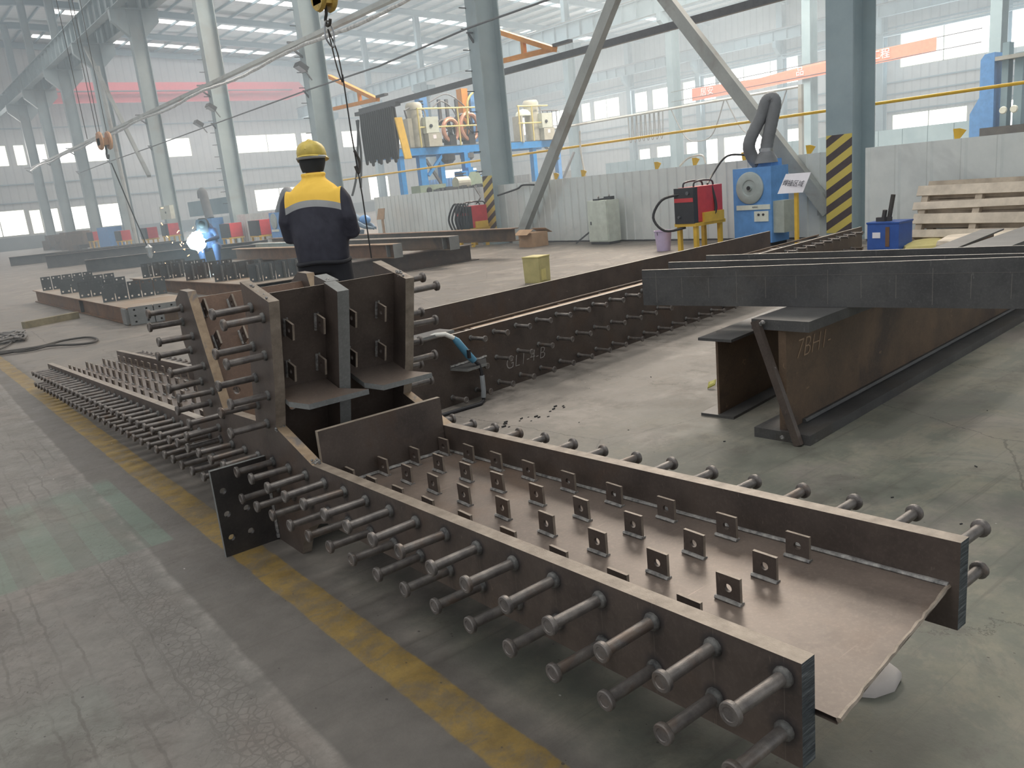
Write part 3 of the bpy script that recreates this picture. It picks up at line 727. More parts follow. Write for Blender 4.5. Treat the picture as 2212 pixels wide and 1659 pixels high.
fw = MB(); fw.add([(NX0 + FT, 3.05, zweb_f(3.05)), (NX1, 3.05, zweb_f(3.05)), (NX1, 7.62, zweb_f(7.62)), (NX0 + FT, 7.62, zweb_f(7.62)),
                   (NX0 + FT, 3.05, zweb_f(3.05) - .012), (NX1, 3.05, zweb_f(3.05) - .012), (NX1, 7.62, zweb_f(7.62) - .012), (NX0 + FT, 7.62, zweb_f(7.62) - .012)],
                  [(0, 1, 2, 3), (7, 6, 5, 4), (0, 4, 5, 1), (2, 6, 7, 3), (1, 5, 6, 2), (0, 3, 7, 4)])
build('far_web', fw, 'web_steel', node)
# fillet welds along the near web
wl = MB()
for xs_, sgn in ((NX0 + FT + 0.004, 1), (None, -1)):
    pts = []
    for k in range(40):
        y = 0.68 + 1.8 * k / 39; xx = (NX0 + FT + 0.004) if sgn > 0 else xin1(y) - 0.004
        pts.append((xx, y, zweb_n(y) + 0.003))
    wl.tube(pts, [0.006 + random.uniform(-.0008, .0008) for _ in pts], 6)
build('fillet_weld', wl, 'weld_grey', node, smooth=True)
# end plate standing across the arm
ep = MB().prism([(NX0 + FT, 0.302), (1.578, 0.302), (1.578, 0.506), (NX0 + FT, 0.506)], lambda u, v, q: (u, 2.500 + q, v), 0.02, 0, 1)
build('cross_plate', ep, ['mill_steel', 'edge_steel'], node)
cw = MB(); pts = [(NX0 + FT + 0.02 + 0.49 * k / 24, 2.494, 0.301 + random.uniform(-.001, .001)) for k in range(25)]
build('fillet_weld', cw.tube(pts, 0.007, 6), 'weld_grey', node, smooth=True)
# standing stub: web plate, ribs, shelves
def SW(u, v, q): return (u, 2.72 + 0.27 * (0.972 - v) + q, v)       # stub web plane, leaning towards the camera
def cells_for(u0, u1, v0, v1, holes):
    us = [u0]; hs = sorted(holes)
    for a, b in zip(hs, hs[1:]):
        us.append((a[0] + b[0]) / 2)
    us.append(u1); out = []
    for i, h in enumerate(hs):
        vm0, vm1 = h[1] - 0.06, h[1] + 0.06
        out += [(us[i], us[i + 1], vm0, vm1, h[0], h[1]), (us[i], us[i + 1], v0, vm0, None, None), (us[i], us[i + 1], vm1, v1, None, None)]
    return out
sw = MB(); sw.holed(NX0 + FT, NX1, 0.03, 0.968, cells_for(NX0 + FT, NX1, 0.03, 0.968, [(1.145, 0.529), (1.516, 0.526)]), 0.015, SW, 0.012, 0, 1)
build('stub_web', sw, ['mill_steel', 'edge_steel'], node)
rb = MB()
rb.prism([(0.0, 0.10), (0.0, 0.975), (-0.105, 0.945), (-0.105, 0.10)], lambda u, v, q: (1.286 + 0.0 + q, SW(0, v, 0)[1] + u, v), 0.046, 0, 1)
build('stub_rib', rb, ['mill_steel', 'splice_plate'], node)
rb = MB(); rb.prism([(0.012, 0.30), (0.012, 0.975), (0.112, 0.995), (0.112, 0.30)], lambda u, v, q: (1.302 + q, SW(0, v, 0)[1] + u, v), 0.050, 0, 1)
build('stub_rib', rb, ['mill_steel', 'splice_plate'], node)
for sx0, sx1, ch, zz in ((NX0 + FT + 0.002, 1.372, 1, 0.590), (1.384, 1.655, 1, 0.590)):
    yb = SW(0, zz, 0)[1]; front = yb - 0.165
    poly = [(sx0, yb), (sx0, yb - 0.112), (sx0 + 0.050, front), (sx1, front), (min(sx1, 1.583) if sx0 > 1.2 else 1.282, yb - 0.104), (min(sx1, 1.583) if sx0 > 1.2 else 1.282, yb)]
    sh = MB().prism(poly, lambda u, v, q: (u, v, zz + 0.018 - (yb - v) * 0.27 + q - 0.018), 0.020, 0, 1)
    build('shelf_plate', sh, ['web_steel', 'splice_plate'], node)
# leaning stub: web between its two flanges
def LW(u, v, q): return (u, 3.573 + 0.52 * (v - 0.914) + q, v)
lw = MB(); lw.holed(NX0 + FT, NX1, 0.33, 0.912, cells_for(NX0 + FT, NX1, 0.33, 0.912, [(1.125, 0.521), (1.50, 0.521)]), 0.016, LW, 0.012, 0, 1)
build('leaning_web', lw, ['brace_rust', 'edge_steel'], node)
# bolted splice plate that stands on the floor
hp = MB(); us = [0.832, 0.897, 1.040]; cs = []
ua, ub, uc = 0.828, 0.898, 1.012
for (u0, u1, hu) in ((ua, ub, 0.861), (ub, 0.975, 0.936)):
    zs = [0.0, 0.117, 0.215, 0.300, 0.342]; hz = [0.070, 0.164, 0.256]
    for k in range(3):
        if u0 == ub and k == 2: cs.append((u0, u1, zs[k], zs[k + 1], None, None))
        else: cs.append((u0, u1, zs[k], zs[k + 1], hu, hz[k]))
    cs.append((u0, u1, zs[3], zs[4], None, None))
cs.append((0.975, 1.040, 0.0, 0.342, None, None))
hp.holed(0.828, 1.040, 0.0, 0.342, cs, 0.0125, lambda u, v, q: (u, 2.93 + q, v), 0.018, 0, 1)
build('bolt_hole_plate', hp, ['dark_plate', 'splice_plate'], node)
hw = MB(); pts = [(1.036, 2.926, 0.01 + 0.19 * k / 18) for k in range(19)]
build('fillet_weld', hw.tube(pts, [0.007 + random.uniform(-.001, .002) for _ in pts], 6), 'weld_grey', node, smooth=True)
# weld spatter at the corners of the box top
sp = MB()
for (a, b) in (((1.047, 2.66, 0.953), (1.068, 2.84, 1.0)), ((NX1, 2.66, 0.953), (NX1 + .02, 2.76, 0.975)), ((1.045, 2.49, 0.398), (1.068, 2.52, 0.41)), ((1.03, 2.76, 0.47), (1.07, 2.775, 0.485)), ((1.30, 2.74, 0.97), (1.35, 2.76, 0.98))):
    for _ in range(9):
        p = [a[i] + (b[i] - a[i]) * random.random() for i in range(3)]
        sp.lathe([(0.001, -0.004), (0.005, -0.001), (0.005, 0.003), (0.001, 0.006)], p, (random.uniform(-.4, .4), random.uniform(-.4, .4), 1), 6)
build('weld_spatter', sp, 'weld_grey', node, smooth=True)['kind'] = 'stuff'
# lugs: near web, far web, standing web, leaning web
nlug = 0
def lug(pos, rot):
    global nlug
    o = bpy.data.objects.new('lug_plate', LUG); COL.objects.link(o); o.parent = node
    o.location = Vector(pos) - ORG[node.name]; o.rotation_euler = rot; nlug += 1; return o
LX = [1.155, 1.287, 1.418, 1.547]
for i, y in enumerate([0.987, 1.186, 1.384, 1.580, 1.774, 1.966, 2.140, 2.305, 2.463]):
    for j, x in enumerate(LX):
        if j == 0 and i == 0: lug((1.157, 0.987 + 0.0, zweb_n(0.987)), (0, 0, 0)); continue
        lug((x, y, zweb_n(y)), (random.uniform(-.02, .02), random.uniform(-.03, .03), random.uniform(-.03, .03)))
for x in (1.133, 1.253, 1.381, 1.507):
    for z in (0.838, 0.682): lug(SW(x, z, 0), (PI / 2 + 0.27, 0, 0))
for x, z in ((1.104, 0.856), (1.224, 0.856), (1.110, 0.722), (1.224, 0.722)): lug(LW(x, z, 0), (PI / 2 - 0.48, 0, 0))
rest = []
fy = [3.30 + 0.1875 * k for k in range(23)]
FX = [1.165, 1.293, 1.424, 1.545]
for k, y in enumerate(fy):
    for x in FX:
        if nlug < 100: lug((x, y, zweb_f(y)), (0, random.uniform(-.03, .03), random.uniform(-.04, .04)))
        else: rest.append(((x, y, zweb_f(y)), Matrix.Identity(3)))
o = merged(LUG, rest, 'distant_lug_plates', node, ['mill_steel', 'edge_steel', 'weld_grey']); o['kind'] = 'stuff'
# studs
def ztop_n(y): return 0.4165 - 0.0375 * (y - 0.69) if y < 3.6 else 0.307 - 0.041 * (y - 3.565)
RX = Matrix.Rotation(PI, 3, 'Z')
ns = 0; rest = []
near_y = [0.693 + 0.1440 * k for k in range(21)]
far_y = [3.700 + 0.1352 * k for k in range(29)]
for y in near_y:
    for dz in (0.0, -0.103 + 0.004 * 0):
        if dz < 0 and 2.86 < y < 2.95: continue
        stud(STUD, node, (NX0, y, ztop_n(y) + dz)); ns += 1
STUB = [(2.804, 0.921), (2.710, 0.890), (2.849, 0.776), (2.750, 0.753), (2.882, 0.656), (2.788, 0.602), (2.908, 0.550), (2.842, 0.487)]
LEAN = [(3.617, 0.873), (3.660, 0.805), (3.538, 0.757), (3.600, 0.690), (3.464, 0.635), (3.536, 0.558), (3.410, 0.532), (3.470, 0.471), (3.335, 0.440), (3.415, 0.370)]
LEAN[1] = (3.640, 0.812)
for y, z in STUB + LEAN: stud(STUD, node, (NX0, y, z)); ns += 1
for y, z in STUB: stud(STUD, node, (NX1 + FT, y, z), 1); ns += 1
for y in near_y[:17]:
    stud(STUD, node, (xin1(y) + FT, y, ztop_n(y)), 1); ns += 1
for y in near_y[:3]:
    stud(STUD, node, (xin1(y) + FT, y, ztop_n(y) - 0.103), 1); ns += 1
for y in near_y[17:]: rest.append(((xin1(y) + FT, y, ztop_n(y)), Matrix.Identity(3)))
for y in near_y[3:]: rest.append(((xin1(y) + FT, y, ztop_n(y) - .103), Matrix.Identity(3)))
for y in far_y:
    for dz in (0.0, -0.092):
        if ns < 100: stud(STUD, node, (NX0, y, ztop_n(y) + dz)); ns += 1
        else: rest.append(((NX0, y, ztop_n(y) + dz), RX))
        rest.append(((NX1 + FT, y, ztop_n(y) + dz), Matrix.Identity(3)))
o = merged(STUD, rest, 'distant_shear_studs', node, ['stud_steel', 'ferrule']); o['kind'] = 'stuff'

# ================================================================== STUDDED GIRDER GL1-4-B
g0 = Vector((2.642, 3.963, 0)); gd = Vector((0.9915, 0.1305, 0)); gn = Vector((-0.1305, 0.9915, 0))
gir = thing('studded_girder', 'long studded brown girder chalked GL1-4-B, lying behind the node on the floor', 'girder', g0)
def GP(s_, z, off): return g0 + gd * s_ + gn * off + Vector((0, 0, z))
GL0, GL1 = -0.42, 6.25
build('near_flange', MB().prism([(GL0, 0.0), (GL1, 0.0), (GL1, 0.415), (GL0, 0.425)], lambda u, v, q: GP(u, v, q), 0.02, 0, 1), ['mill_steel', 'edge_highlight'], gir)
build('far_flange', MB().prism([(GL0 + 0.1, 0.0), (GL1 - 0.2, 0.0), (GL1 - 0.2, 0.420), (GL0 + 0.1, 0.430)], lambda u, v, q: GP(u, v, 1.00 + q), 0.02, 0, 1), ['mill_steel', 'edge_highlight'], gir)
build('girder_web', MB().prism([(GL0 + .1, 0.20), (GL1 - .2, 0.20), (GL1 - .2, 0.214), (GL0 + .1, 0.214)], lambda u, v, q: GP(u, v, 0.02 + q), 0.98, 0, 0), 'web_steel', gir)
for off, zz in ((0.07, 0.40), (0.24, 0.395)):
    build('reinforcing_bar', MB().tube([GP(GL0 + .2, zz, off), GP(1.5, zz + .004, off), GP(3.4, zz - .003, off), GP(GL1 - 0.6, zz, off)], 0.009, 8), 'rusty_steel', gir, smooth=True)
build('lit_web_strip', MB().box(GP(1.35, 0.392, 0.125), (2.1, 0.09, 0.01), Matrix.Rotation(0.1309, 3, 'Z')), 'tan_rust', gir)  # tan strip painted in for the lit web behind the near flange
for k in range(13):
    s_ = -0.18 + 0.48 * k
    cb = MB(); R_ = Matrix.Rotation(0.1309, 3, 'Z')
    cb.box(GP(s_, 0.383, 0.155), (0.03, 0.26, 0.008), R_); cb.box(GP(s_, 0.30, 0.045), (0.03, 0.008, 0.17), R_)
    build('bar_clip', cb, 'mill_steel', gir)
STUD2 = stud_mesh(0.128, 0.0115, 0.0195, 0.011)
for k in range(31):
    s_ = 0.142 + 0.2 * (k - 1)
    for z in (0.375, 0.210, 0.050):
        if z > 0.3 and k == 0: continue
        if z > .1 and z < .3 and k == 0: continue
        if s_ > GL1 - .05: continue
        o = bpy.data.objects.new('shear_stud', STUD2); COL.objects.link(o); o.parent = gir
        o.location = GP(s_, z, 0) - g0; o.rotation_euler = (0, 0, -PI / 2 + 0.1309 + random.uniform(-.03, .03))
def flat_axes(d, n):   # text lying on an upright face: x along d, y up, outward normal n
    return Matrix((Vector(d).normalized(), Vector((0, 0, 1)), Vector(n).normalized())).transposed()
text('chalk_writing', 'GL1-4-B', 0.112, 'chalk_mid', gir, GP(0.60, 0.145, -0.002), flat_axes(gd, -gn), shear=0.25)
for (s_, z, q, l, wd) in ((0.10, 0.215, -0.13, 0.30, 0.13), (-0.18, 0.44, 0.03, 0.34, 0.12)):
    build('lifting_plate', MB().prism([(s_ - l / 2, 0), (s_ + l / 2, 0), (s_ + l / 2 - 0.12, -wd), (s_ - l / 2 + 0.02, -wd)] if q < 0 else [(s_ - l / 2, 0.1), (s_ + l / 2, 0.1), (s_ + l / 2, -0.03), (s_ - l / 2, -0.03)],
          lambda u, v, w_: GP(u, z + w_, v), 0.016, 0, 1), ['blue_grey_steel', 'splice_plate'], gir)
cw = MB(); cw.tube([GP(-0.05 + 0.3 * k / 16, 0.236 + random.uniform(-.003, .003), -0.004) for k in range(17)], 0.009, 6)
build('fillet_weld', cw, 'weld_grey', gir, smooth=True)

# welding torch hanging over the girder
wt = thing('welding_torch', 'welding torch with blue handle and pale bent neck hanging over the studded girder', 'welding torch', (2.56, 3.86, 0.4))
A_ = lambda s_, z, o: GP(s_, z, o)
build('torch_neck', MB().tube([A_(-0.20, 0.436, 0.02), A_(-0.15, 0.452, -0.02), A_(-0.10, 0.448, -0.05), A_(-0.055, 0.418, -0.07)], [0.010, 0.013, 0.014, 0.014], 10), 'nozzle_white', wt, smooth=True)
build('torch_handle', MB().tube([A_(-0.055, 0.418, -0.07), A_(-0.04, 0.400, -0.075), A_(0.02, 0.30, -0.10), A_(0.05, 0.262, -0.11)], [0.014, 0.021, 0.023, 0.020], 10), 'torch_blue', wt, smooth=True)
build('trigger', MB().box(A_(0.0, 0.315, -0.125), (0.014, 0.02, 0.05)), 'black_rubber', wt)
build('torch_cable', MB().tube([A_(0.05, 0.262, -0.11), A_(0.075, 0.235, -0.12), A_(0.085, 0.19, -0.125), A_(0.085, 0.10, -0.125), A_(0.083, 0.012, -0.12), A_(0.02, 0.012, -0.16), A_(-0.3, 0.012, -0.12), A_(-0.6, 0.012, 0.1)], 0.011, 8), 'black_rubber', wt, smooth=True)
build('cable_sleeve', MB().tube([A_(0.085, 0.165, -0.125), A_(0.085, 0.07, -0.125), A_(0.083, 0.03, -0.12)], 0.015, 8), 'strap_grey', wt, smooth=True)

# ================================================================== RIGHT: H BEAMS ON THE FLOOR
def hbeam_on_floor(name, label, org, d, length, h, wd, tf, tw, fmat, wmat):
    ang = math.atan2(d[1], d[0])
    t = thing(name, label, 'steel beam', (org[0], org[1], 0), None, ang)
    build('bottom_flange', MB().box((length / 2, 0, tf / 2), (length, wd, tf)), fmat, t, local=True)
    build('top_flange', MB().box((length / 2, 0, h - tf / 2), (length, wd, tf)), fmat, t, local=True)
    build('beam_web', MB().box((length / 2 + 0.02, 0, h / 2), (length, tw, h - 2 * tf)), wmat, t, local=True)
    return t
hb = hbeam_on_floor('h_beam', 'thick rusty H beam on the floor chalked 7BH1, with a bar tacked across its end', (3.085, 2.045), (0.997, 0.079), 5.0, 0.56, 0.275, 0.047, 0.036, 'blue_grey_steel', 'rusty_steel')
build('tack_bar', MB().bar((-0.022, 0.105, 0.556), (-0.022, -0.095, 0.004), 0.034, 0.028, (1, 0, 0)), 'mill_steel', hb, local=True)
wsp = MB()
for p in ((-0.02, 0.085, 0.54), (-0.02, 0.07, 0.55), (-0.02, -0.07, 0.02), (-0.03, -0.02, 0.03), (-0.02, 0.02, 0.345), (-0.02, 0.015, 0.32)):
    wsp.lathe([(0.002, -0.01), (0.011, -0.003), (0.010, 0.005), (0.002, 0.011)], p, (1, 0.3, 0.5), 7)
build('tack_weld', wsp, 'weld_grey', hb, local=True, smooth=True)
build('web_weld', MB().tube([(0.16, -0.026, 0.055), (2.5, -0.026, 0.055), (4.9, -0.026, 0.055)], 0.014, 6), 'blue_grey_steel', hb, local=True)
tx = text('chalk_writing', '7BH1-', 0.13, 'tan_rust', None, (0, 0, 0), Matrix.Identity(3), shear=0.3)
tx.parent = hb; tx.matrix_basis = Matrix.Translation((0.27, -0.0195, 0.40)) @ Matrix.Rotation(PI / 2, 4, 'X')
hb2 = hbeam_on_floor('h_beam', 'thinner dark H beam on the floor, left neighbour of the thick chalked one', (3.226, 2.510), (0.990, 0.14), 5.2, 0.41, 0.185, 0.014, 0.012, 'blue_grey_steel', 'rusty_steel')

# three plate-deep beams lying on their sides across the H beams
def side_beam(label, pL, pR, ext, h, zb, off, tf, name='crosswise_beam', marks=False):
    pL, pR = Vector(pL), Vector(pR); d = (pR - pL).normalized(); L_ = (pR - pL).length + ext
    ang = math.atan2(d.y, d.x); t = thing(name, label, 'steel beam', (pL.x, pL.y, zb), 'beams resting on their sides across the H beams', ang)
    # local x along the beam towards the camera; +y is away to the right
    build('front_flange', MB().prism([(0, 0), (L_, 0), (L_, h + 0.014 * L_ * (1 if marks else 0)), (0, h)], lambda u, v, q: (u, q, v), tf, 0, 1), ['blue_grey_steel', 'edge_highlight'], t, local=True)
    wo = off if marks else 0.09
    build('beam_web', MB().box((L_ / 2, wo / 2, h / 2), (L_, wo - tf, 0.012)), 'blue_grey_steel', t, local=True)
    if marks: build('rear_flange', MB().prism([(0, 0), (L_, 0), (L_, h), (0, h)], lambda u, v, q: (u, off - tf + q, v), tf, 0, 1), ['blue_grey_steel', 'edge_highlight'], t, local=True)
    if marks:
        mk_ = MB()
        for k in range(14): mk_.box((0.08 + 0.145 * k, -0.0006, h * 0.5), (0.0014, 0.0008, h * (0.55 + 0.3 * (k % 3 == 0))))
        mk_.box((L_ / 2, -0.0006, h * 0.80), (L_, 0.0008, 0.0007))
        build('chalk_marks', mk_, 'chalk_faint', t, local=True)
    return t
side_beam('front dark beam lying on its side across the H beams, its near face chalked with marks', (3.195, 2.94), (3.633, 1.273), 1.3, 0.187, 0.561, 0.33, 0.014, marks=True)
side_beam('dark beam lying on its side behind the front chalked one, across the H beams', (3.808, 3.00), (4.228, 1.496), 1.5, 0.185, 0.561, 0.33, 0.014)

# ================================================================== LEFT: FRAMES WITH UPRIGHT PLATES
def plate_mesh(wd, h, t=0.012):
    mb = MB(); x0, x1 = -wd / 2, wd / 2
    cs = []
    for (a0, a1, cu) in ((x0, 0, x0 * 0.55), (0, x1, x1 * 0.55)):
        cs += [(a0, a1, 0, h * 0.3, cu, h * 0.15), (a0, a1, h * 0.3, h * 0.7, None, None), (a0, a1, h * 0.7, h, cu, h * 0.85)]
    mb.holed(x0, x1, 0, h, cs, 0.014, lambda u, v, q: (u, q - t / 2, v), t, 0, 0, 12)
    o = build('upright_plate', mb, 'primer_plate'); me = o.data; bpy.data.objects.remove(o); return me
PL = plate_mesh(0.158, 0.24); PL2 = plate_mesh(0.190, 0.27)
def upright(me, par, loc, rz):
    o = bpy.data.objects.new('upright_plate', me); COL.objects.link(o); o.parent = par; o.location = loc; o.rotation_euler = (0, 0, rz)
    return o
fr1 = thing('connection_frame', 'low steel frame with upright dark plates, its drilled grey end plates facing the front', 'steel frame', (2.5, 10.95, 0))
for k, (xa, xb) in enumerate(((0.03, -0.06), (0.80, 0.66))):
    ch = MB(); ibeam(ch, (xa, -0.12 * k * 2, 0.11), (xb, 6.3, 0.11), 0.21, 0.10, 0.012, 0.01)
    build('side_channel', ch, 'orange_rust', fr1, local=True)
build('deck_plate', MB().prism([(-0.02, 0.02), (0.86, -0.24), (0.72, 6.2), (-0.10, 6.35)], lambda u, v, q: (u, v, 0.205 + q), 0.012, 0, 0), 'deck_tan', fr1, local=True)
for k in range(3):
    e0 = 0.285 * k; mb = MB(); cs = []
    for j in range(2):
        for i in range(3):
            cs.append((e0 + 0.137 * j + 0.005, e0 + 0.137 * (j + 1) + 0.005, 0.005 + 0.075 * i, 0.005 + 0.075 * (i + 1), e0 + 0.137 * j + 0.07, 0.042 + 0.075 * i))
    mb.holed(e0 + 0.005, e0 + 0.279, 0.005, 0.23, cs, 0.013, lambda u, v, q: (u - 0.02, -0.05 - 0.27 * u - q, v), 0.012, 0, 0, 10)
    build('end_plate', mb, 'splice_plate', fr1, local=True)
build('stiffener', MB().box((-0.035, 2.6, 0.11), (0.05, 0.012, 0.19)), 'primer_plate', fr1, local=True)
build('stiffener', MB().box((-0.02, 0.10, 0.11), (0.05, 0.2, 0.20)), 'splice_plate', fr1, local=True)
for (yy, xx, n) in ((1.35, 0.02, 5), (2.75, 0.0, 4), (4.2, 0.0, 5), (5.75, -0.02, 5)):
    for k in range(n): upright(PL, fr1, (xx + 0.075 + 0.172 * k, yy - 0.01 * k, 0.217), -0.06)
fr2 = thing('connection_frame', 'second plated steel frame further back, its plates with bright ribs, behind the leaning stub', 'steel frame', (4.3, 12.0, 0))
for xa, xb in ((0.12, -0.22), (0.95, 0.62)):
    ch = MB(); ibeam(ch, (xa, -0.35, 0.10), (xb, 5.0, 0.10), 0.20, 0.10, 0.012, 0.01); build('side_channel', ch, 'orange_rust', fr2, local=True)
build('deck_plate', MB().prism([(0.08, -0.38), (1.02, -0.42), (0.68, 5.0), (-0.27, 5.05)], lambda u, v, q: (u, v, 0.195 + q), 0.012, 0, 0), 'deck_tan', fr2, local=True)
for (xx, yy) in ((0.22, 0.0), (0.06, 1.08), (-0.03, 2.24), (-0.11, 3.38), (-0.14, 4.5)):
    for k in range(4):
        px_ = xx + 0.08 + 0.21 * k
        upright(PL2, fr2, (px_, yy, 0.207), -0.1)
        build('plate_rib', MB().box((px_ + 0.02, yy - 0.05, 0.207 + 0.125), (0.010, 0.08, 0.25)), 'splice_plate', fr2, local=True)
lo = thing('low_frame', 'low brown steel frame on the floor between the plated frames and the leaning stub', 'steel frame', (3.75, 10.0, 0))
lb = MB(); ibeam(lb, (-0.5, 1.3, 0.08), (1.3, -1.4, 0.08), 0.16, 0.10, 0.012, 0.01); build('long_beam', lb, 'rusty_steel', lo, local=True)
lb = MB(); ibeam(lb, (-0.9, 0.7, 0.08), (0.6, -1.3, 0.08), 0.16, 0.10, 0.012, 0.01); build('long_beam', lb, 'rusty_steel', lo, local=True)
lb = MB(); lb.bar((-0.5, 0.5, 0.1), (0.0, 0.9, 0.1), 0.08, 0.10); build('cross_beam', lb, 'tan_rust', lo, local=True)

# ------------------------------------------------------------------ stacked and scattered beams in the middle distance
def lying_beam(label, p0, p1, h, wd, mat, top=None, group=None, plate=False):
    p0, p1 = Vector(p0), Vector(p1); d = p1 - p0; L_ = d.length; ang = math.atan2(d.y, d.x)
    t = thing('steel_beam', label, 'steel beam', p0, group, ang)
    build('top_flange', MB().box((L_ / 2, 0, h - 0.007), (L_, wd, 0.014)), top or mat, t, local=True)
    build('bottom_flange', MB().box((L_ / 2, 0, 0.007), (L_, wd, 0.014)), mat, t, local=True)
    build('beam_web', MB().box((L_ / 2, 0, h / 2), (L_, 0.012, h - 0.028)), mat, t, local=True)
    if plate:
        build('end_plate', MB().box((-0.008, 0, h / 2), (0.016, wd, h)), 'splice_plate', t, local=True)
        build('stiffener', MB().box((0.20, 0, h / 2), (0.012, wd - 0.02, h - 0.03)), 'splice_plate', t, local=True)
    return t
G_ = 'rusty beams laid over the low trestle beam'
lying_beam('shortest rusty beam with orange top edge right of the worker, nearest of the three on the trestle', (6.80, 11.50, 0.287), (6.22, 17.1, 0.287), 0.225, 0.17, 'orange_rust', 'tan_rust', G_, True)
lying_beam('middle rusty beam of the three on the trestle, with grey end plates', (7.86, 11.42, 0.287), (7.25, 18.6, 0.287), 0.225, 0.20, 'rusty_steel', 'edge_steel', G_, True)
lying_beam('longest rusty beam of the three, its orange end pointing at the cardboard box', (9.05, 11.25, 0.287), (8.45, 20.5, 0.287), 0.225, 0.20, 'rusty_steel', 'orange_rust', G_)
tr = thing('trestle_beam', 'deep dark brown beam on the floor carrying the three rusty beams', 'steel beam', (5.5, 12.02, 0))
build('beam_web', MB().box((1.55, 0, 0.143), (3.1, 0.02, 0.286)), 'mill_steel', tr, local=True)
build('bottom_flange', MB().box((1.6, 0, 0.006), (3.2, 0.22, 0.012)), 'mill_steel', tr, local=True)
build('top_flange', MB().box((1.55, 0.0, 0.280), (3.1, 0.22, 0.012)), 'mill_steel', tr, local=True)
tr2 = thing('trestle_beam', 'second dark support beam behind the trestle beam under the rusty beams', 'steel beam', (5.9, 16.4, 0))
build('beam_web', MB().box((1.7, 0, 0.143), (3.4, 0.02, 0.286)), 'mill_steel', tr2, local=True)
build('top_flange', MB().box((1.7, 0.0, 0.280), (3.4, 0.22, 0.012)), 'mill_steel', tr2, local=True)
for (p, L_, h, l) in (((4.95, 25.4), 5.0, 0.36, 'nearest long dark beam on the floor left of the welder'), ((5.05, 32.0), 5.0, 0.43, 'second long dark beam from the front on the floor at the far left'),
                      ((5.9, 35.2), 4.3, 0.40, 'thin dark beam lying behind the second one at the far left'), ((4.85, 39.0), 5.2, 0.36, 'farthest dark beam end poking out furthest left'), ((7.2, 22.6), 2.9, 0.34, 'dark beam lying below the arc of the welder')):
    lying_beam(l, (p[0], p[1], 0), (p[0] + L_ * 0.961, p[1] - L_ * 0.276, 0), h, 0.25, 'blue_grey_steel', 'mill_steel', 'dark beams at the far left')
tag(build('wooden_stick', MB().bar((1.56, 12.7, 0.045), (2.28, 12.98, 0.045), 0.09, 0.09), 'wood_stick'), 'brown timber bar on the floor in front of the plated frame', 'timber')

# rope slings and loose wire on the floor at far left
def sling(pts, r, label, mat='rope_grey'):
    return tag(build('rope_sling', MB().tube(pts, r, 6), mat, smooth=True), label, 'rope')
lp = [(0.55, 10.6, 0.02), (1.0, 10.35, 0.02), (1.35, 10.25, 0.02), (1.62, 10.42, 0.02), (1.86, 10.35, 0.02), (1.90, 10.0, 0.02), (1.80, 9.78, 0.02), (1.66, 9.85, 0.02), (1.50, 10.05, 0.025), (1.32, 10.12, 0.03), (0.95, 10.2, 0.02), (0.5, 10.55, 0.02)]
def smooth_path(p, n=6):
    p = [Vector(q) for q in p]; out = []
    for i in range(len(p) - 1):
        a, b, c, d = p[max(i - 1, 0)], p[i], p[i + 1], p[min(i + 2, len(p) - 1)]
        for k in range(n):
            t = k / n
            out.append(0.5 * ((2 * b) + (c - a) * t + (2 * a - 5 * b + 4 * c - d) * t * t + (3 * b - a - 3 * c + d) * t ** 3))
    return out + [p[-1]]
sling(smooth_path(lp), 0.013, 'dark wire rope sling looped on the floor at the left edge')
tg = []; random.seed(11)
for k in range(46):
    a = k * 0.9; tg.append((1.18 + 0.22 * math.cos(a) + random.uniform(-.1, .1), 11.6 + 0.45 * math.sin(a * 1.3) + random.uniform(-.1, .1), 0.02 + 0.02 * (k % 3)))
sling(smooth_path(tg, 3), 0.014, 'tangled pale wire and chain heap at the left edge beyond the rope loop', 'chain_dull')
sling(smooth_path([(1.25, 11.3, .02), (1.1, 10.8, .02), (0.95, 10.45, .02), (1.2, 10.05, .02), (1.5, 10.15, .03)]), 0.010, 'thin dark cable running from the chain heap to the rope loop')

# ================================================================== THE WORKER
def ring(c, rx, ry, n=20, rot=0.0, tilt=0.0, flat=0.0):
    out = []
    for k in range(n):
        a = 2 * PI * k / n; x, y = rx * math.cos(a), ry * math.sin(a)
        x, y = x * math.cos(rot) - y * math.sin(rot), x * math.sin(rot) + y * math.cos(rot)
        out.append((c[0] + x, c[1] + y, c[2] + y * tilt))
    return out
def remesh(o, vox, sub=0, sm=6):
    m = o.modifiers.new('remesh', 'REMESH'); m.mode = 'VOXEL'; m.voxel_size = vox; m.use_smooth_shade = True
    s = o.modifiers.new('smooth', 'SMOOTH'); s.factor = 0.5; s.iterations = sm
    return o
def limb(mb, pts, rs, n=12, mi=0): return mb.tube(pts, rs, n, mi)
wk = thing('person', 'standing worker seen from behind in yellow helmet and navy jacket with yellow shoulders', 'person', (2.87, 6.00, 0), None, -0.80)
# local frame: +y is the way the worker faces, x to the right
body = MB()
for s_ in (-1, 1):
    limb(body, [(0.10 * s_, 0.0, 0.88), (0.11 * s_, 0.02, 0.50), (0.12 * s_, -0.01, 0.09)], [0.10, 0.075, 0.05])
    limb(body, [(0.12 * s_, -0.05, 0.05), (0.125 * s_, 0.06, 0.045), (0.13 * s_, 0.17, 0.035)], [0.045, 0.048, 0.035])
limb(body, [(0, 0, 0.85), (0, 0.0, 1.1), (0, 0.02, 1.30), (0, 0.03, 1.40), (0, 0.05, 1.52)], [0.12, 0.12, 0.105, 0.065, 0.052])
body.loft([ring((0, 0.075 + 0.01 * math.sin(t_), 1.585 - 0.115 * math.cos(t_)), 0.078 * math.sin(t_) + 0.003, 0.095 * math.sin(t_) + 0.003, 16) for t_ in [0.05 + (PI - 0.1) * k / 12 for k in range(13)]])
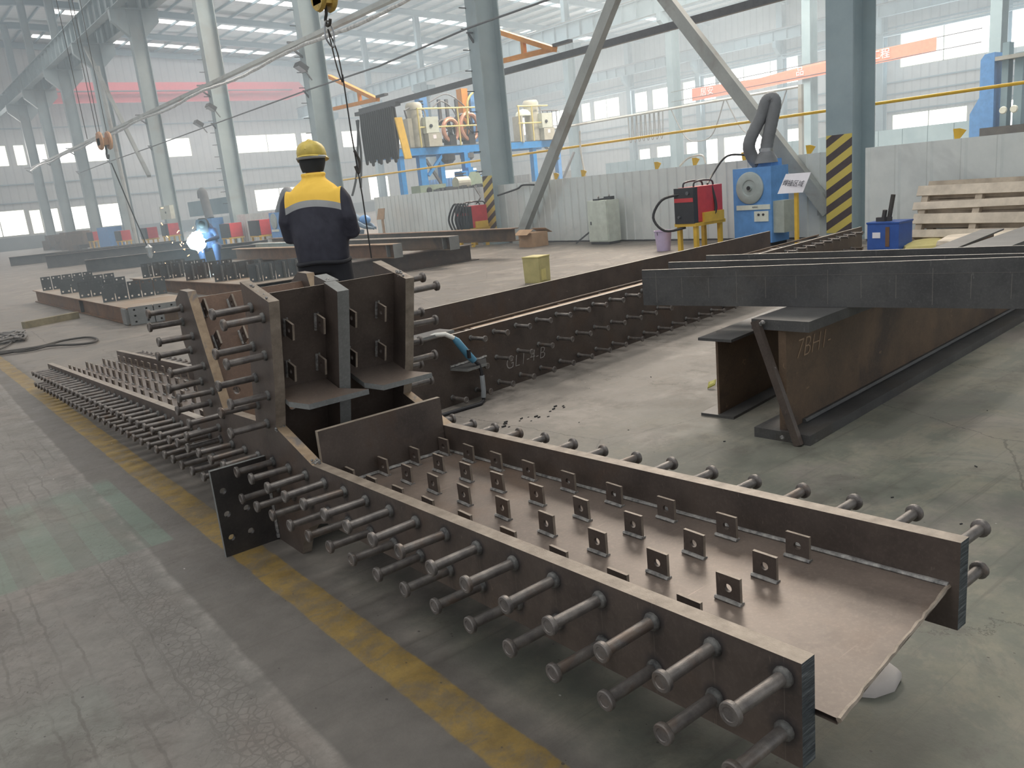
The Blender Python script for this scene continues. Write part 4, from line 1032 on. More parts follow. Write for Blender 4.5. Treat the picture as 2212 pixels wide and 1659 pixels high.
for s_ in (-1, 1):
    limb(body, [(0.165 * s_, 0.01, 1.34), (0.225 * s_, 0.0, 1.13), (0.20 * s_, 0.18, 1.04), (0.10 * s_, 0.30, 1.10)], [0.045, 0.040, 0.034, 0.028])
    # palm, four bent fingers and a thumb
    px, pz = 0.07 * s_, 1.12
    limb(body, [(0.10 * s_, 0.30, 1.10), (px, 0.33, pz), (0.045 * s_, 0.345, pz + 0.01)], [0.028, 0.040, 0.036])
    for q in range(4):
        z0 = pz + 0.030 - 0.022 * q; ln = (0.9, 1.0, 0.95, 0.75)[q]
        limb(body, [(0.045 * s_, 0.35, z0), (0.01 * s_, 0.365, z0 + 0.002), (-0.012 * s_ * ln, 0.35, z0 - 0.004), (-0.014 * s_ * ln, 0.33, z0 - 0.008)], [0.010, 0.009, 0.0085, 0.007], 8)
    limb(body, [(0.075 * s_, 0.335, pz + 0.035), (0.055 * s_, 0.33, pz + 0.065), (0.035 * s_, 0.335, pz + 0.085)], [0.012, 0.010, 0.008], 8)
# face: nose, ears
limb(body, [(0, 0.165, 1.60), (0, 0.182, 1.575), (0, 0.17, 1.56)], [0.010, 0.015, 0.012], 8)
for s_ in (-1, 1): limb(body, [(0.078 * s_, 0.07, 1.60), (0.088 * s_, 0.065, 1.585), (0.080 * s_, 0.07, 1.555)], [0.012, 0.016, 0.010], 8)
remesh(build('body', body, 'skin', wk, local=True), 0.008, sm=3)
ja = MB(); rows = [(0.80, 0.205, 0.160, 0.0), (0.86, 0.212, 0.166, 0.0), (0.95, 0.218, 0.168, 0.0), (1.05, 0.220, 0.165, 0.0), (1.15, 0.226, 0.160, 0.005), (1.25, 0.230, 0.150, 0.01),
                   (1.33, 0.212, 0.135, 0.015), (1.385, 0.168, 0.112, 0.02), (1.425, 0.112, 0.090, 0.03), (1.455, 0.082, 0.080, 0.04), (1.485, 0.074, 0.076, 0.048)]
ja.loft([ring((0, cy, z), rx, ry, 28) for z, rx, ry, cy in rows])
for s_ in (-1, 1):
    limb(ja, [(0.165 * s_, 0.015, 1.335), (0.212 * s_, 0.005, 1.26), (0.245 * s_, -0.015, 1.13), (0.250 * s_, 0.02, 1.02), (0.215 * s_, 0.16, 1.02), (0.13 * s_, 0.275, 1.075)], [0.072, 0.078, 0.072, 0.070, 0.060, 0.050], 16)
ja.tube([(x, y, 1.475) for x, y in [(0.085 * math.cos(a), 0.045 + 0.08 * math.sin(a)) for a in [2 * PI * k / 18 for k in range(19)]]], 0.016, 8)
remesh(build('jacket', ja, 'jacket_cloth', wk, local=True), 0.012, sm=8)
hm = MB(); hm.tube([(0.208 * math.cos(a), 0.165 * math.sin(a), 0.805 + 0.008 * math.sin(3 * a)) for a in [2 * PI * k / 32 for k in range(33)]], 0.016, 8)
build('jacket_hem', hm, 'trouser', wk, local=True, smooth=True)
tr_ = MB(); tr_.loft([ring((0, 0, z), rx, ry, 24) for z, rx, ry in ((0.72, 0.185, 0.14), (0.80, 0.19, 0.145), (0.90, 0.185, 0.14))])
for s_ in (-1, 1): limb(tr_, [(0.105 * s_, 0.0, 0.80), (0.112 * s_, 0.015, 0.62), (0.118 * s_, 0.02, 0.45), (0.122 * s_, 0.0, 0.22), (0.125 * s_, 0.0, 0.07)], [0.115, 0.108, 0.092, 0.086, 0.085], 16)
remesh(build('trousers', tr_, 'trouser', wk, local=True), 0.014, sm=6)
for s_ in (-1, 1):
    sh = MB(); sh.loft([ring((0.127 * s_, y, z), rx, ry, 14) for y, z, rx, ry in ((0.06, 0.0, 0.050, 0.140), (0.06, 0.02, 0.054, 0.145), (0.055, 0.05, 0.050, 0.130), (0.0, 0.09, 0.045, 0.075), (-0.02, 0.13, 0.046, 0.055))])
    build('shoe', sh, 'hat_black', wk, local=True, smooth=True)
ht = MB(); ht.loft([ring((0, 0.062 + oy, z), rx, ry, 24) for z, rx, ry, oy in ((1.495, 0.080, 0.090, -0.012), (1.53, 0.092, 0.100, -0.006), (1.56, 0.099, 0.108, 0), (1.60, 0.101, 0.112, 0.005), (1.615, 0.094, 0.105, .005))])
build('knit_cap', ht, 'hat_black', wk, local=True, smooth=True)
he = MB(); prof_ = [(1.600, 0.106, 0.124), (1.615, 0.111, 0.131), (1.640, 0.111, 0.130), (1.675, 0.103, 0.120), (1.700, 0.086, 0.100), (1.718, 0.060, 0.072), (1.728, 0.028, 0.036), (1.731, 0.004, 0.005)]
he.loft([ring((0, 0.075, z), rx, ry, 28, tilt=-0.10) for z, rx, ry in prof_])
helm = build('helmet', he, 'yellow_helmet', wk, local=True, smooth=True)
hb_ = MB(); hb_.loft([ring((0, 0.088, z), rx, ry, 28, tilt=-0.12) for z, rx, ry in ((1.588, 0.114, 0.145), (1.594, 0.121, 0.156), (1.602, 0.117, 0.150), (1.612, 0.108, 0.13))])
build('helmet_brim', hb_, 'yellow_helmet', helm, local=True, smooth=True)
rdg = MB(); rdg.tube([(0, 0.075 + 0.124 * math.cos(a), 1.633 + 0.099 * math.sin(a)) for a in [PI * k / 12 for k in range(1, 12)]], 0.012, 8)
build('helmet_ridge', rdg, 'yellow_helmet', helm, local=True, smooth=True)
sb = MB(); sb.tube([(0.106 * math.cos(a), 0.065 + 0.118 * math.sin(a), 1.592 + (0.01 if math.sin(a) < 0 else -0.01)) for a in [PI + PI * k / 14 for k in range(15)]], 0.013, 6)
build('chin_strap', sb, 'strap_grey', helm, local=True, smooth=True)
for s_ in (-1, 1):
    ey = MB().lathe([(0.001, -0.002), (0.011, 0.0), (0.009, 0.006), (0.001, 0.009)], (0.032 * s_, 0.158, 1.60), (0, 1, 0), 12)
    build('eye', ey, 'hat_black', wk, local=True, smooth=True)
ms = MB(); ms.loft([ring((0, 0.100 + o_, z), rx, ry, 18) for z, rx, ry, o_ in ((1.500, 0.05, 0.06, 0.0), (1.525, 0.076, 0.085, 0.002), (1.555, 0.082, 0.092, 0.0), (1.580, 0.078, 0.082, 0.0))])
build('face_mask', ms, 'mask_white', wk, local=True, smooth=True)

# ================================================================== THE WELDER WITH THE ARC
wd = thing('person', 'crouching welder in dark blue clothes and hood bending over the bright arc', 'person', (6.35, 19.1, 0), None, 2.6)
bd = MB()
for s_ in (-1, 1):
    limb(bd, [(0.12 * s_, -0.25, 0.52), (0.18 * s_, 0.12, 0.55), (0.16 * s_, 0.02, 0.10), (0.16 * s_, 0.14, 0.05)], [0.11, 0.09, 0.055, 0.045])
    limb(bd, [(0.17 * s_, 0.02, 0.92), (0.26 * s_, 0.20, 0.74), (0.10 * s_, 0.46, 0.70)], [0.07, 0.055, 0.04])
    for q in range(5): limb(bd, [(0.10 * s_, 0.46, 0.70), (0.07 * s_ - 0.008 * q * s_, 0.52, 0.72 - 0.02 * q), (0.05 * s_, 0.55, 0.715 - 0.02 * q)], [0.022, 0.012, 0.009], 8)
limb(bd, [(0, -0.24, 0.55), (0, -0.16, 0.78), (0, 0.02, 0.97), (0, 0.14, 1.02)], [0.17, 0.18, 0.16, 0.07])
bd.loft([ring((0, 0.20, 1.06 - 0.12 * math.cos(t_)), 0.10 * math.sin(t_) + 0.003, 0.12 * math.sin(t_) + 0.003, 16) for t_ in [0.05 + (PI - 0.1) * k / 10 for k in range(11)]])
remesh(build('body', bd, 'work_blue', wd, local=True), 0.016, sm=5)
hd = MB(); hd.loft([ring((0, 0.22, 1.06 - 0.15 * math.cos(t_)), 0.135 * math.sin(t_) + 0.004, 0.155 * math.sin(t_) + 0.004, 18) for t_ in [0.05 + (PI - 0.5) * k / 10 for k in range(11)]])
build('hood', hd, 'hat_black', wd, local=True, smooth=True)
sh_ = MB(); sh_.prism([(-0.12, -0.16), (0.12, -0.16), (0.13, 0.05), (0.10, 0.14), (-0.10, 0.14), (-0.13, 0.05)], lambda u, v, q: (u, 0.38 + q - abs(u) * 0.4, 1.03 + v), 0.02, 0, 0)
build('face_shield', sh_, 'panel_black', wd, local=True)
ar = MB(); random.seed(5)
rr = []
for i in range(9):
    t_ = 0.05 + (PI - 0.1) * i / 8; rr.append([(5.99 + math.cos(a) * 0.19 * math.sin(t_) * random.uniform(.7, 1.25), 18.75 + math.sin(a) * 0.16 * math.sin(t_), 0.70 + 0.21 * math.cos(t_) * random.uniform(.85, 1.1)) for a in [2 * PI * k / 14 for k in range(14)]])
tag(build('welding_arc', ar.loft(rr), 'arc', smooth=True), 'glaring blue white welding arc in front of the crouching welder', 'arc')
for i in range(60):
    a = random.uniform(0, 2 * PI); r_ = abs(random.gauss(0.35, 0.35)) + 0.12
    p = Vector((5.95 - abs(math.cos(a)) * r_ * 1.2 + 0.1, 18.6, 0.70 + math.sin(a) * r_ * 0.6)); q = p + Vector((random.uniform(-.05, .05), 0, random.uniform(-.06, .06)))
    if i < 26:
        tag(build('spark', MB().tube([p, q], 0.006, 4), 'spark'), 'small orange spark flying off the welding arc', 'spark', 'sparks around the welding arc')
# second bent welder behind the man: pale rounded back
bw = thing('person', 'stooping worker in a pale blue jacket half hidden right of the standing worker', 'person', (9.8, 18.5, 0), None, 0.6)
b2 = MB()
for s_ in (-1, 1):
    limb(b2, [(0.12 * s_, 0.2, 0.45), (0.15 * s_, -0.1, 0.48), (0.14 * s_, 0.0, 0.08), (0.14 * s_, -0.12, 0.05)], [0.11, 0.09, 0.06, 0.045])
    limb(b2, [(0.20 * s_, -0.15, 0.72), (0.22 * s_, -0.38, 0.60), (0.08 * s_, -0.5, 0.55)], [0.07, 0.055, 0.04])
    for q in range(5): limb(b2, [(0.08 * s_, -0.5, 0.55), (0.06 * s_, -0.55, 0.57 - 0.018 * q), (0.045 * s_, -0.58, 0.565 - 0.018 * q)], [0.022, 0.012, 0.009], 8)
limb(b2, [(0, 0.22, 0.45), (0, 0.15, 0.70), (0, -0.08, 0.78), (0, -0.22, 0.74)], [0.18, 0.20, 0.17, 0.07])
b2.loft([ring((0, -0.30, 0.72 - 0.12 * math.cos(t_)), 0.09 * math.sin(t_) + 0.003, 0.11 * math.sin(t_) + 0.003, 14) for t_ in [0.05 + (PI - 0.1) * k / 8 for k in range(9)]])
remesh(build('body', b2, 'denim', bw, local=True), 0.018, sm=5)
hh = MB(); hh.loft([ring((0, -0.31, 0.76 - 0.12 * math.cos(t_)), 0.125 * math.sin(t_) + 0.004, 0.14 * math.sin(t_) + 0.004, 16) for t_ in [0.8 + (PI - 0.85) * k / 8 for k in range(9)]])
build('helmet', hh, 'machine_blue', bw, local=True, smooth=True)

# ================================================================== PARTITION FENCE
def fence(label, x, y0, y1, h, period=0.21, group=None):
    t = thing('partition_fence', label, 'fence', (x, y0, 0), 'low partition of white profiled sheet')
    mb = MB(); L_ = y1 - y0; prof_ = []; y = 0.0
    while y < L_:   # shallow ribs folded into the sheet
        prof_ += [(0, y), (0, y + period * 0.80), (-0.022, y + period * 0.86), (-0.022, y + period * 0.95)]; y += period
    prof_.append((0, L_))
    n = len(prof_); vs = [(p[0], p[1], 0.03) for p in prof_] + [(p[0], p[1], h) for p in prof_] + [(p[0] + .012, p[1], 0.03) for p in prof_] + [(p[0] + .012, p[1], h) for p in prof_]
    fs = [(i, i + 1, n + i + 1, n + i) for i in range(n - 1)] + [(2 * n + i, 3 * n + i, 3 * n + i + 1, 2 * n + i + 1) for i in range(n - 1)] + [(n + i, n + i + 1, 3 * n + i + 1, 3 * n + i) for i in range(n - 1)]
    mb.add(vs, fs)
    build('fence_sheet', mb, 'fence_white', t, local=True)
    build('top_rail', MB().box((0.03, L_ / 2, h - 0.03), (0.05, L_, 0.06)), 'fence_white', t, local=True)
    build('bottom_rail', MB().box((0.03, L_ / 2, 0.03), (0.05, L_, 0.06)), 'dark_rail', t, local=True)
    return t
fence('white sheet partition behind the red welder and the white cabinet, between the two striped columns', 11.42, 6.65, 14.45, 1.27)
fence('white sheet partition at the right edge behind the drum and the wooden pallets', 11.12, -2.0, 5.95, 1.27, 0.42)
fence('white sheet partition left of the farther striped column, behind the cable-wound welding machine', 11.42, 14.95, 20.1, 1.27)
fence('far white sheet partition beyond the welder, behind the small red welding machines', 11.3, 23.2, 30.2, 1.15)
for (y, x, wh) in ((4.75, 11.15, 'just right of the right striped column'), (3.4, 11.15, 'at the right edge above the pallets'), (8.15, 11.44, 'above the blue extractor'), (9.15, 11.44, 'above the red welding machine'), (10.0, 11.44, 'midway from red welding machine to white cabinet'),
                   (7.0, 11.44, 'just left of the right striped column'), (11.9, 11.44, 'just left of the white cabinet'), (12.7, 11.44, 'nearest the pale diagonal brace')):
    mb = MB().prism([(0, 0), (0.06, 0), (0.14, 0.10), (0.06, 0.13), (-0.02, 0.13)], lambda u, v, q: (x + q, y + 0.06 - u, 1.265 + v), 0.012, 0, 0)
    tag(build('fence_hook', mb, 'yellow_paint'), 'yellow plate hook on the partition top, ' + wh, 'hook', 'yellow hooks along the partition top')

# ================================================================== MACHINES ALONG THE FENCE
def cable_between(par, pts, r=0.014, mat='black_rubber', name='cable'):
    return build(name, MB().tube(smooth_path(pts, 5), r, 8), mat, par, smooth=True)
def welder_machine(label, x, y, z, dx=0.58, dy=0.36, h=0.50, stand=True, full=True, group=None):
    """black front panel faces -x, red case behind it"""
    t = thing('welding_machine', label, 'welding machine', (x, y, 0), group)
    build('front_panel', MB().box((-0.02, 0, z + h / 2), (0.10, dy, h)), 'panel_black', t, local=True)
    build('case', MB().box((dx / 2 + 0.03, 0, z + h / 2 + 0.01), (dx, dy - 0.01, h - 0.01)), 'red_paint', t, local=True)
    if full:
        build('red_band', MB().box((-0.073, 0, z + h * 0.66), (0.008, dy * 0.96, 0.06)), 'red_paint', t, local=True)
        d = MB(); d.lathe([(0.03, 0), (0.028, 0.02), (0.001, 0.022)], (-0.07, -0.08, z + h * .85), (-1, 0, 0), 12); d.lathe([(0.022, 0), (0.02, 0.03), (0.001, 0.03)], (-0.07, 0.09, z + 0.10), (-1, 0, 0), 10)
        build('knob', d, 'dark_rail', t, local=True)
        for yy in (0.10, -0.10):
            build('handle', MB().tube(smooth_path([(0.05, yy, z + h), (0.08, yy, z + h + 0.07), (0.28, yy, z + h + 0.09), (0.48, yy, z + h + 0.07), (0.52, yy, z + h)], 4), 0.014, 8), 'panel_black', t, local=True, smooth=True)
    if stand:
        for sx in (0.0, dx - 0.02):
            for sy in (-1, 1): build('stand_leg', MB().box((sx, sy * (dy / 2 - 0.03), z / 2 - 0.01), (0.06, 0.06, z - 0.02)), 'yellow_paint', t, local=True)
        build('stand_tray', MB().box((dx / 2, 0, z - 0.02 + (0.0 if full else 0)), (dx + 0.12, dy + 0.04, 0.05)), 'yellow_paint', t, local=True)
        if full: build('tool_tray', MB().box((dx * 0.62, -0.02, z + 0.07), (dx * 0.8, dy + 0.03, 0.15)), 'yellow_paint', t, local=True)
    return t
m1 = welder_machine('large red welding machine with black front on a yellow stand, left of the blue extractor', 9.95, 8.16, 0.42, 0.60, 0.37, 0.53)
cable_between(m1, [(9.90, 8.25, 0.86), (9.72, 8.45, 0.80), (9.62, 8.55, 0.55), (9.70, 8.40, 0.34), (9.95, 8.2, 0.36)], 0.020)
cable_between(m1, [(10.35, 8.0, 0.95), (10.38, 7.95, 0.6), (10.25, 8.0, 0.4)], 0.022)
cable_between(m1, [(10.45, 8.15, 0.97), (10.8, 8.3, 1.12), (11.1, 8.25, 1.36), (11.35, 8.0, 1.34), (11.4, 7.6, 1.31)], 0.016)
bk = thing('bucket', 'lilac plastic bucket on the floor left of the large red welding machine', 'bucket', (10.02, 8.72, 0))
build('pail', MB().lathe([(0.105, 0.0), (0.135, 0.30), (0.145, 0.305), (0.145, 0.32), (0.128, 0.32), (0.10, 0.02)], (0, 0, 0), (0, 0, 1), 24), 'lilac_plastic', bk, local=True, smooth=True)
build('bail_handle', MB().tube([(0.14 * math.cos(a), 0.0, 0.30 - 0.13 * math.sin(a)) for a in [PI * k / 12 for k in range(13)]], 0.004, 6), 'wire_black', bk, local=True, smooth=True)

ex = thing('fume_extractor', 'light blue fume extractor cabinet with round grey disc and thick bent duct on top', 'fume extractor', (10.55, 7.42, 0))
build('cabinet', MB().box((0.22, 0, 0.60), (0.44, 0.66, 1.10)), 'machine_blue', ex, local=True)
build('cabinet_base', MB().box((0.22, 0, 0.04), (0.40, 0.60, 0.08)), 'panel_black', ex, local=True)
build('disc', MB().lathe([(0.235, 0.0), (0.235, 0.02), (0.215, 0.035), (0.12, 0.03), (0.11, 0.015), (0.045, 0.015), (0.04, 0.04), (0.001, 0.04)], (0, 0.03, 0.86), (-1, 0, 0), 36), 'disc_grey', ex, local=True, smooth=True)
build('hub', MB().lathe([(0.03, 0.0), (0.03, 0.05), (0.001, 0.05)], (0, 0.03, 0.86), (-1, 0, 0), 12), 'panel_black', ex, local=True)
lb = build('name_strip', MB().box((-0.008, -0.02, 0.575), (0.016, 0.58, 0.07)), 'light_panel', ex, local=True)
sk = MB(); sk.box((-0.008, -0.16, 0.44), (0.016, 0.24, 0.15)); build('switch_panel', sk, 'light_panel', ex, local=True)
for yy in (-0.12, -0.20): build('switch', MB().lathe([(0.018, 0), (0.018, 0.012), (0.001, 0.014)], (-0.016, yy, 0.465), (-1, 0, 0), 10), 'panel_black', ex, local=True)
build('side_box', MB().box((0.17, -0.42, 0.42), (0.26, 0.18, 0.46)), 'box_side_grey', ex, local=True)
build('fan_housing', MB().box((0.27, -0.10, 1.20), (0.26, 0.30, 0.10)), 'machine_blue', ex, local=True)
def hose(par, pts, r, mat, name, ribs=10):
    p = smooth_path(pts, ribs); n = len(p); rs = [r * (1.0 + 0.05 * (i % 2)) for i in range(n)]
    return build(name, MB().tube(p, rs, 16), mat, par, local=True, smooth=True)
hose(ex, [(0.22, 0.02, 1.18), (0.16, 0.10, 1.32), (0.10, 0.09, 1.52), (0.20, -0.06, 1.88), (0.22, -0.13, 2.06), (0.25, -0.20, 2.10), (0.27, -0.24, 2.02), (0.25, -0.20, 1.80), (0.22, -0.13, 1.48), (0.20, -0.12, 1.30)], 0.088, 'duct_grey', 'duct_hose', 9)
build('duct_collar', MB().lathe([(0.10, 0), (0.10, 0.05), (0.09, 0.05)], (0.20, -0.12, 1.36), (0.02, -.02, 1), 20), 'chain_steel', ex, local=True, smooth=True)
build('duct_cone', MB().lathe([(0.17, 0.0), (0.15, 0.06), (0.10, 0.16)], (0.20, -0.12, 1.20), (0, 0, 1), 20), 'duct_grey', ex, local=True, smooth=True)
text('lettering', 'AERSG', 0.035, 'ink', ex, (10.55 - 0.018, 7.36, 0.575), Matrix(((0, 0, -1), (-1, 0, 0), (0, 1, 0))))

sg = thing('sign_post', 'white sign with Chinese characters on a yellow post in front of the blue extractor', 'sign', (10.2, 6.48, 0))
build('post', MB().box((0.0, -0.02, 0.40), (0.045, 0.045, 0.80)), 'yellow_paint', sg, local=True)
pn = MB().prism([(0.225, 0.77), (-0.165, 0.77), (-0.25, 1.025), (0.13, 1.028)], lambda u, v, q: (-0.045 + q - (v - 0.9) * -0.25, u, v), 0.008, 0, 0)
build('sign_panel', pn, 'sign_white', sg, local=True)
_a = Matrix(((0, 0.25, -1), (-1, 0.0, 0), (0, 1, 0)))
tx = text('lettering', '\u710a\u63a5\u533a\u57df', 0.088, 'ink', sg, (10.2 - 0.068, 6.475, 0.895), _a, shear=0.35)
build('base_foot', MB().box((0, -0.02, 0.01), (0.3, 0.3, 0.02)), 'yellow_paint', sg, local=True)

cb = thing('cabinet', 'off white metal cabinet with loose tools on top, against the partition', 'cabinet', (11.06, 11.05, 0))
build('carcass', MB().box((0.0, 0, 0.43), (0.32, 0.52, 0.76)), 'cabinet_grey', cb, local=True)
build('door', MB().box((-0.166, 0.0, 0.43), (0.014, 0.49, 0.72)), 'cabinet_grey', cb, local=True)
build('door_handle', MB().box((-0.18, 0.17, 0.40), (0.02, 0.02, 0.06)), 'dark_rail', cb, local=True)
build('foot_rail', MB().box((0, 0, 0.03), (0.28, 0.48, 0.05)), 'dark_rail', cb, local=True)
for i, (p, s_) in enumerate((((11.02, 11.12, 0.825), (0.16, 0.14, 0.03)), ((11.10, 10.92, 0.84), (0.12, 0.16, 0.06)))):
    mb = MB(); mb.box(p, s_); mb.tube(smooth_path([(p[0] - 0.05, p[1] - .05, p[2] + .03), (p[0], p[1], p[2] + .06), (p[0] + .06, p[1] + .05, p[2] + .03)]), 0.012, 6)
    tag(build('hand_tool', mb, 'panel_black'), ['flat dark tool lying on the off white cabinet', 'dark clamp heap lying at the right on the off white cabinet'][i], 'tool')

m2 = welder_machine('red and black welding machine left of the farther striped column, wound with cables', 10.62, 14.92, 0.40, 0.42, 0.50, 0.48)
for k in range(4): cable_between(m2, [(10.5, 15.2 - 0.12 * k, 0.3), (10.42, 15.25 - 0.13 * k, 0.62), (10.52, 15.15 - 0.13 * k, 0.93), (10.5, 14.95 - .1 * k, 0.88), (10.45, 14.9 - .1 * k, 0.5)], 0.022)
cable_between(m2, [(10.9, 14.8, 0.92), (11.1, 14.9, 1.05), (11.3, 15.25, 1.15), (11.4, 15.5, 1.30)], 0.014)
bxs = thing('cardboard_box', 'open brown cardboard box on the floor beside the foot of the pale brace', 'box', (10.72, 12.75, 0))
build('box_body', MB().box((0, 0, 0.14), (0.42, 0.42, 0.28)), 'cardboard', bxs, local=True)
for s_, a in ((-1, 0.5), (1, -0.3)):
    build('flap', MB().box((s_ * 0.25, 0, 0.30), (0.20, 0.42, 0.008), Matrix.Rotation(s_ * 0.5, 3, 'Y')), 'cardboard', bxs, local=True)
tin = thing('paint_tin', 'yellow square tin standing alone on the floor in front of the partition', 'tin', (6.78, 8.05, 0), None, 0.25)
tn = MB(); tn.loft([[(x * s_, y * s_, z) for x, y in ((-0.12, -0.12), (0.12, -0.12), (0.12, 0.12), (-0.12, 0.12))] for z, s_ in ((0.0, 0.98), (0.02, 1.0), (0.31, 1.04), (0.325, 1.06))])
build('tin_body', tn, 'tin_yellow', tin, local=True)
build('rim', MB().box((0, 0, 0.33), (0.262, 0.262, 0.012)), 'pale_yellow', tin, local=True)
build('embossed_panel', MB().box((-0.03, -0.122, 0.10), (0.10, 0.01, 0.14)), 'pale_yellow', tin, local=True)

dr = thing('square_drum', 'dark blue square container with rusty tools sticking out, by the right partition', 'container', (10.1, 5.1, 0))
dm = MB(); dm.loft([[(x * s_, y * s_, z) for x, y in ((-0.17, -0.2), (0.17, -0.2), (0.17, 0.2), (-0.17, 0.2))] for z, s_ in ((0.0, 0.96), (0.03, 1.0), (0.33, 1.0), (0.345, 1.05), (0.36, 1.05))])
build('drum_body', dm, 'drum_blue', dr, local=True)
build('paper_label', MB().box((-0.174, 0.08, 0.20), (0.006, 0.10, 0.07)), 'sign_white', dr, local=True)
build('rust_band', MB().box((-0.174, -0.06, 0.18), (0.004, 0.05, 0.24)), 'orange_rust', dr, local=True)
for (a, b, l) in (((-.02, 0.03, 0.20), (0.0, -0.04, 0.68), 'dark flat bar standing upright in the blue container'), ((-.05, 0.08, 0.2), (-.06, 0.03, 0.50), 'short dark tool leaning in the blue container')):
    mb = MB().bar(Vector(a) + Vector((10.1, 5.1, 0)), Vector(b) + Vector((10.1, 5.1, 0)), 0.035, 0.05, (1, 0, 0)); mb.box(Vector(a) + Vector((10.1, 5.1, 0.18)), (0.05, 0.12, 0.06))
    tag(build('hand_tool', mb, 'rope_grey'), l, 'tool')

# pallets
def pallet(label, org, rx, rz, mat, nb=6, L_=1.15, W_=0.95):
    t = thing('wooden_pallet', label, 'pallet', org, None, rz)
    R_ = Matrix.Rotation(rx, 3, 'X')
    for k in range(3):
        mb = MB(); c = R_ @ Vector((-L_ / 2 + 0.1 + (L_ - .2) / 2 * k, W_ / 2, 0)); mb.box(c, (0.08, W_, 0.09), R_); build('bearer', mb, 'wood_old', t, local=True)
    for k in range(nb):
        mb = MB(); c = R_ @ Vector((random.uniform(-.02, .02), 0.05 + (W_ - .1) / (nb - 1) * k, 0.056)); mb.box(c, (L_, 0.10 + 0.03 * (k % 2), 0.018), R_ @ Matrix.Rotation(random.uniform(-.015, .015), 3, 'Z')); build('deck_board', mb, mat, t, local=True)
        if k % 2 == 0:
            mb = MB(); c = R_ @ Vector((0, 0.05 + (W_ - .1) / (nb - 1) * k, -0.056)); mb.box(c, (L_, 0.10, 0.018), R_); build('deck_board', mb, 'wood_old', t, local=True)
    return t
pallet('old wooden pallet leaning against the right partition, front one', (10.62, 4.35, 0.075), 1.15, -PI / 2, 'wood_pale', 4, 1.5, 0.66)
pallet('old wooden pallet leaning between the front pallet and the partition', (10.78, 4.25, 0.075), 1.20, -PI / 2 + 0.05, 'wood_old', 6, 1.5, 0.70)
bs_ = MB(); bs_.loft([[(9.55 + dx_ * s_, 3.55 + dy_ * s_, z) for dx_, dy_ in ((-0.6, -0.5), (0.3, -0.7), (0.75, 0.2), (0.3, 0.75), (-0.3, 0.6))] for z, s_ in ((0.0, 0.95), (0.16, 1.0), (0.20, 0.98), (0.21, 0.9))])
tag(build('plywood_sheet', bs_, 'wood_pale'), 'pale plywood stack lying on the floor in front of the pallets', 'plywood')
rg = MB(); rg.loft([[(10.35 + math.cos(a) * 0.35 * s_ * (1 + .2 * math.sin(3 * a)), 4.72 + math.sin(a) * 0.30 * s_, z) for a in [2 * PI * k / 14 for k in range(14)]] for z, s_ in ((0, 1), (0.05, 0.95), (0.09, 0.6), (0.10, 0.2))])
tag(build('rag_pile', rg, 'pale_yellow', smooth=True), 'crumpled yellow rag on the floor right of the blue container', 'rag')

# small machines far along the left fence
SM = 'red welding machines along the far partition'
for (y, w_, l, z) in ((27.0, 0.5, 'small red welding machine on yellow tray right behind the welder, beside the second blue extractor', 0.42),
                      (29.8, 0.5, 'small red welding machine just right of the welding arc', 0.38), (37.1, 0.5, 'small red welding machine left of the arc under the switch box column', 0.55),
                      (40.4, 0.55, 'small red welding machine two to the left of the welding arc', 0.45), (45.2, 0.6, 'small red welding machine beside the far blue box', 0.40), (51.5, 0.7, 'farthest red welding machine at the left', 0.45)):
    welder_machine(l, 10.6, y, z, 0.45, w_ * 1.5, 0.50, True, False, None)
e2 = thing('fume_extractor', 'second fume extractor, smaller in view, just left of the standing worker', 'fume extractor', (10.6, 25.2, 0))
build('cabinet', MB().box((0.22, 0, 0.57), (0.44, 0.95, 1.10)), 'machine_blue', e2, local=True)
build('disc', MB().lathe([(0.25, 0.0), (0.24, 0.03), (0.08, 0.03), (0.001, 0.05)], (0, 0.12, 0.85), (-1, 0, 0), 24), 'disc_grey', e2, local=True, smooth=True)
build('name_strip', MB().box((-0.01, 0.1, 0.56), (0.02, 0.55, 0.07)), 'light_panel', e2, local=True)
build('side_box', MB().box((0.1, -0.65, 0.35), (0.3, 0.35, 0.55)), 'box_side_grey', e2, local=True)
hose(e2, [(0.2, 0.1, 1.1), (0.2, -0.3, 1.45), (0.2, -0.7, 1.72), (0.2, -1.0, 1.62), (0.2, -1.1, 1.3)], 0.13, 'duct_grey', 'duct_hose', 6)
e3 = thing('fume_extractor', 'third fume extractor with upright duct directly behind the welder', 'fume extractor', (10.6, 31.6, 0))
build('cabinet', MB().box((0.22, 0, 0.57), (0.44, 1.0, 1.10)), 'machine_blue', e3, local=True)
hose(e3, [(0.2, 0.2, 1.1), (0.2, 0.32, 1.4), (0.2, 0.42, 1.8), (0.2, 0.5, 2.08), (0.2, 0.62, 2.10), (0.2, 0.66, 1.9)], 0.16, 'duct_grey', 'duct_hose', 6)
e4 = thing('blue_container', 'plain blue box among the red machines at the far left', 'container', (10.6, 48.2, 0))
build('container_body', MB().box((0.3, 0, 0.62), (0.7, 2.4, 1.05)), 'machine_blue', e4, local=True)
build('container_base', MB().box((0.3, 0, 0.05), (0.6, 2.2, 0.1)), 'panel_black', e4, local=True)
swb = thing('switch_box', 'white switch box mounted on the column left of the welding arc', 'switch box', (11.18, 37.9, 1.25))
build('box_body', MB().box((-0.12, 0.0, 0.28), (0.18, 1.5, 0.58)), 'cabinet_grey', swb, local=True)
build('switch', MB().lathe([(0.05, 0), (0.04, 0.03), (0.001, 0.03)], (-0.21, -0.1, 0.28), (-1, 0, 0), 12), 'dark_rail', swb, local=True)
tag(build('hood_panel', MB().box((11.8, 34.3, 1.55), (0.3, 5.0, 0.62)), 'column_far_paint'), 'blue grey sheet panel above the welder between two columns', 'panel')
random.seed(21)
cl = MB()
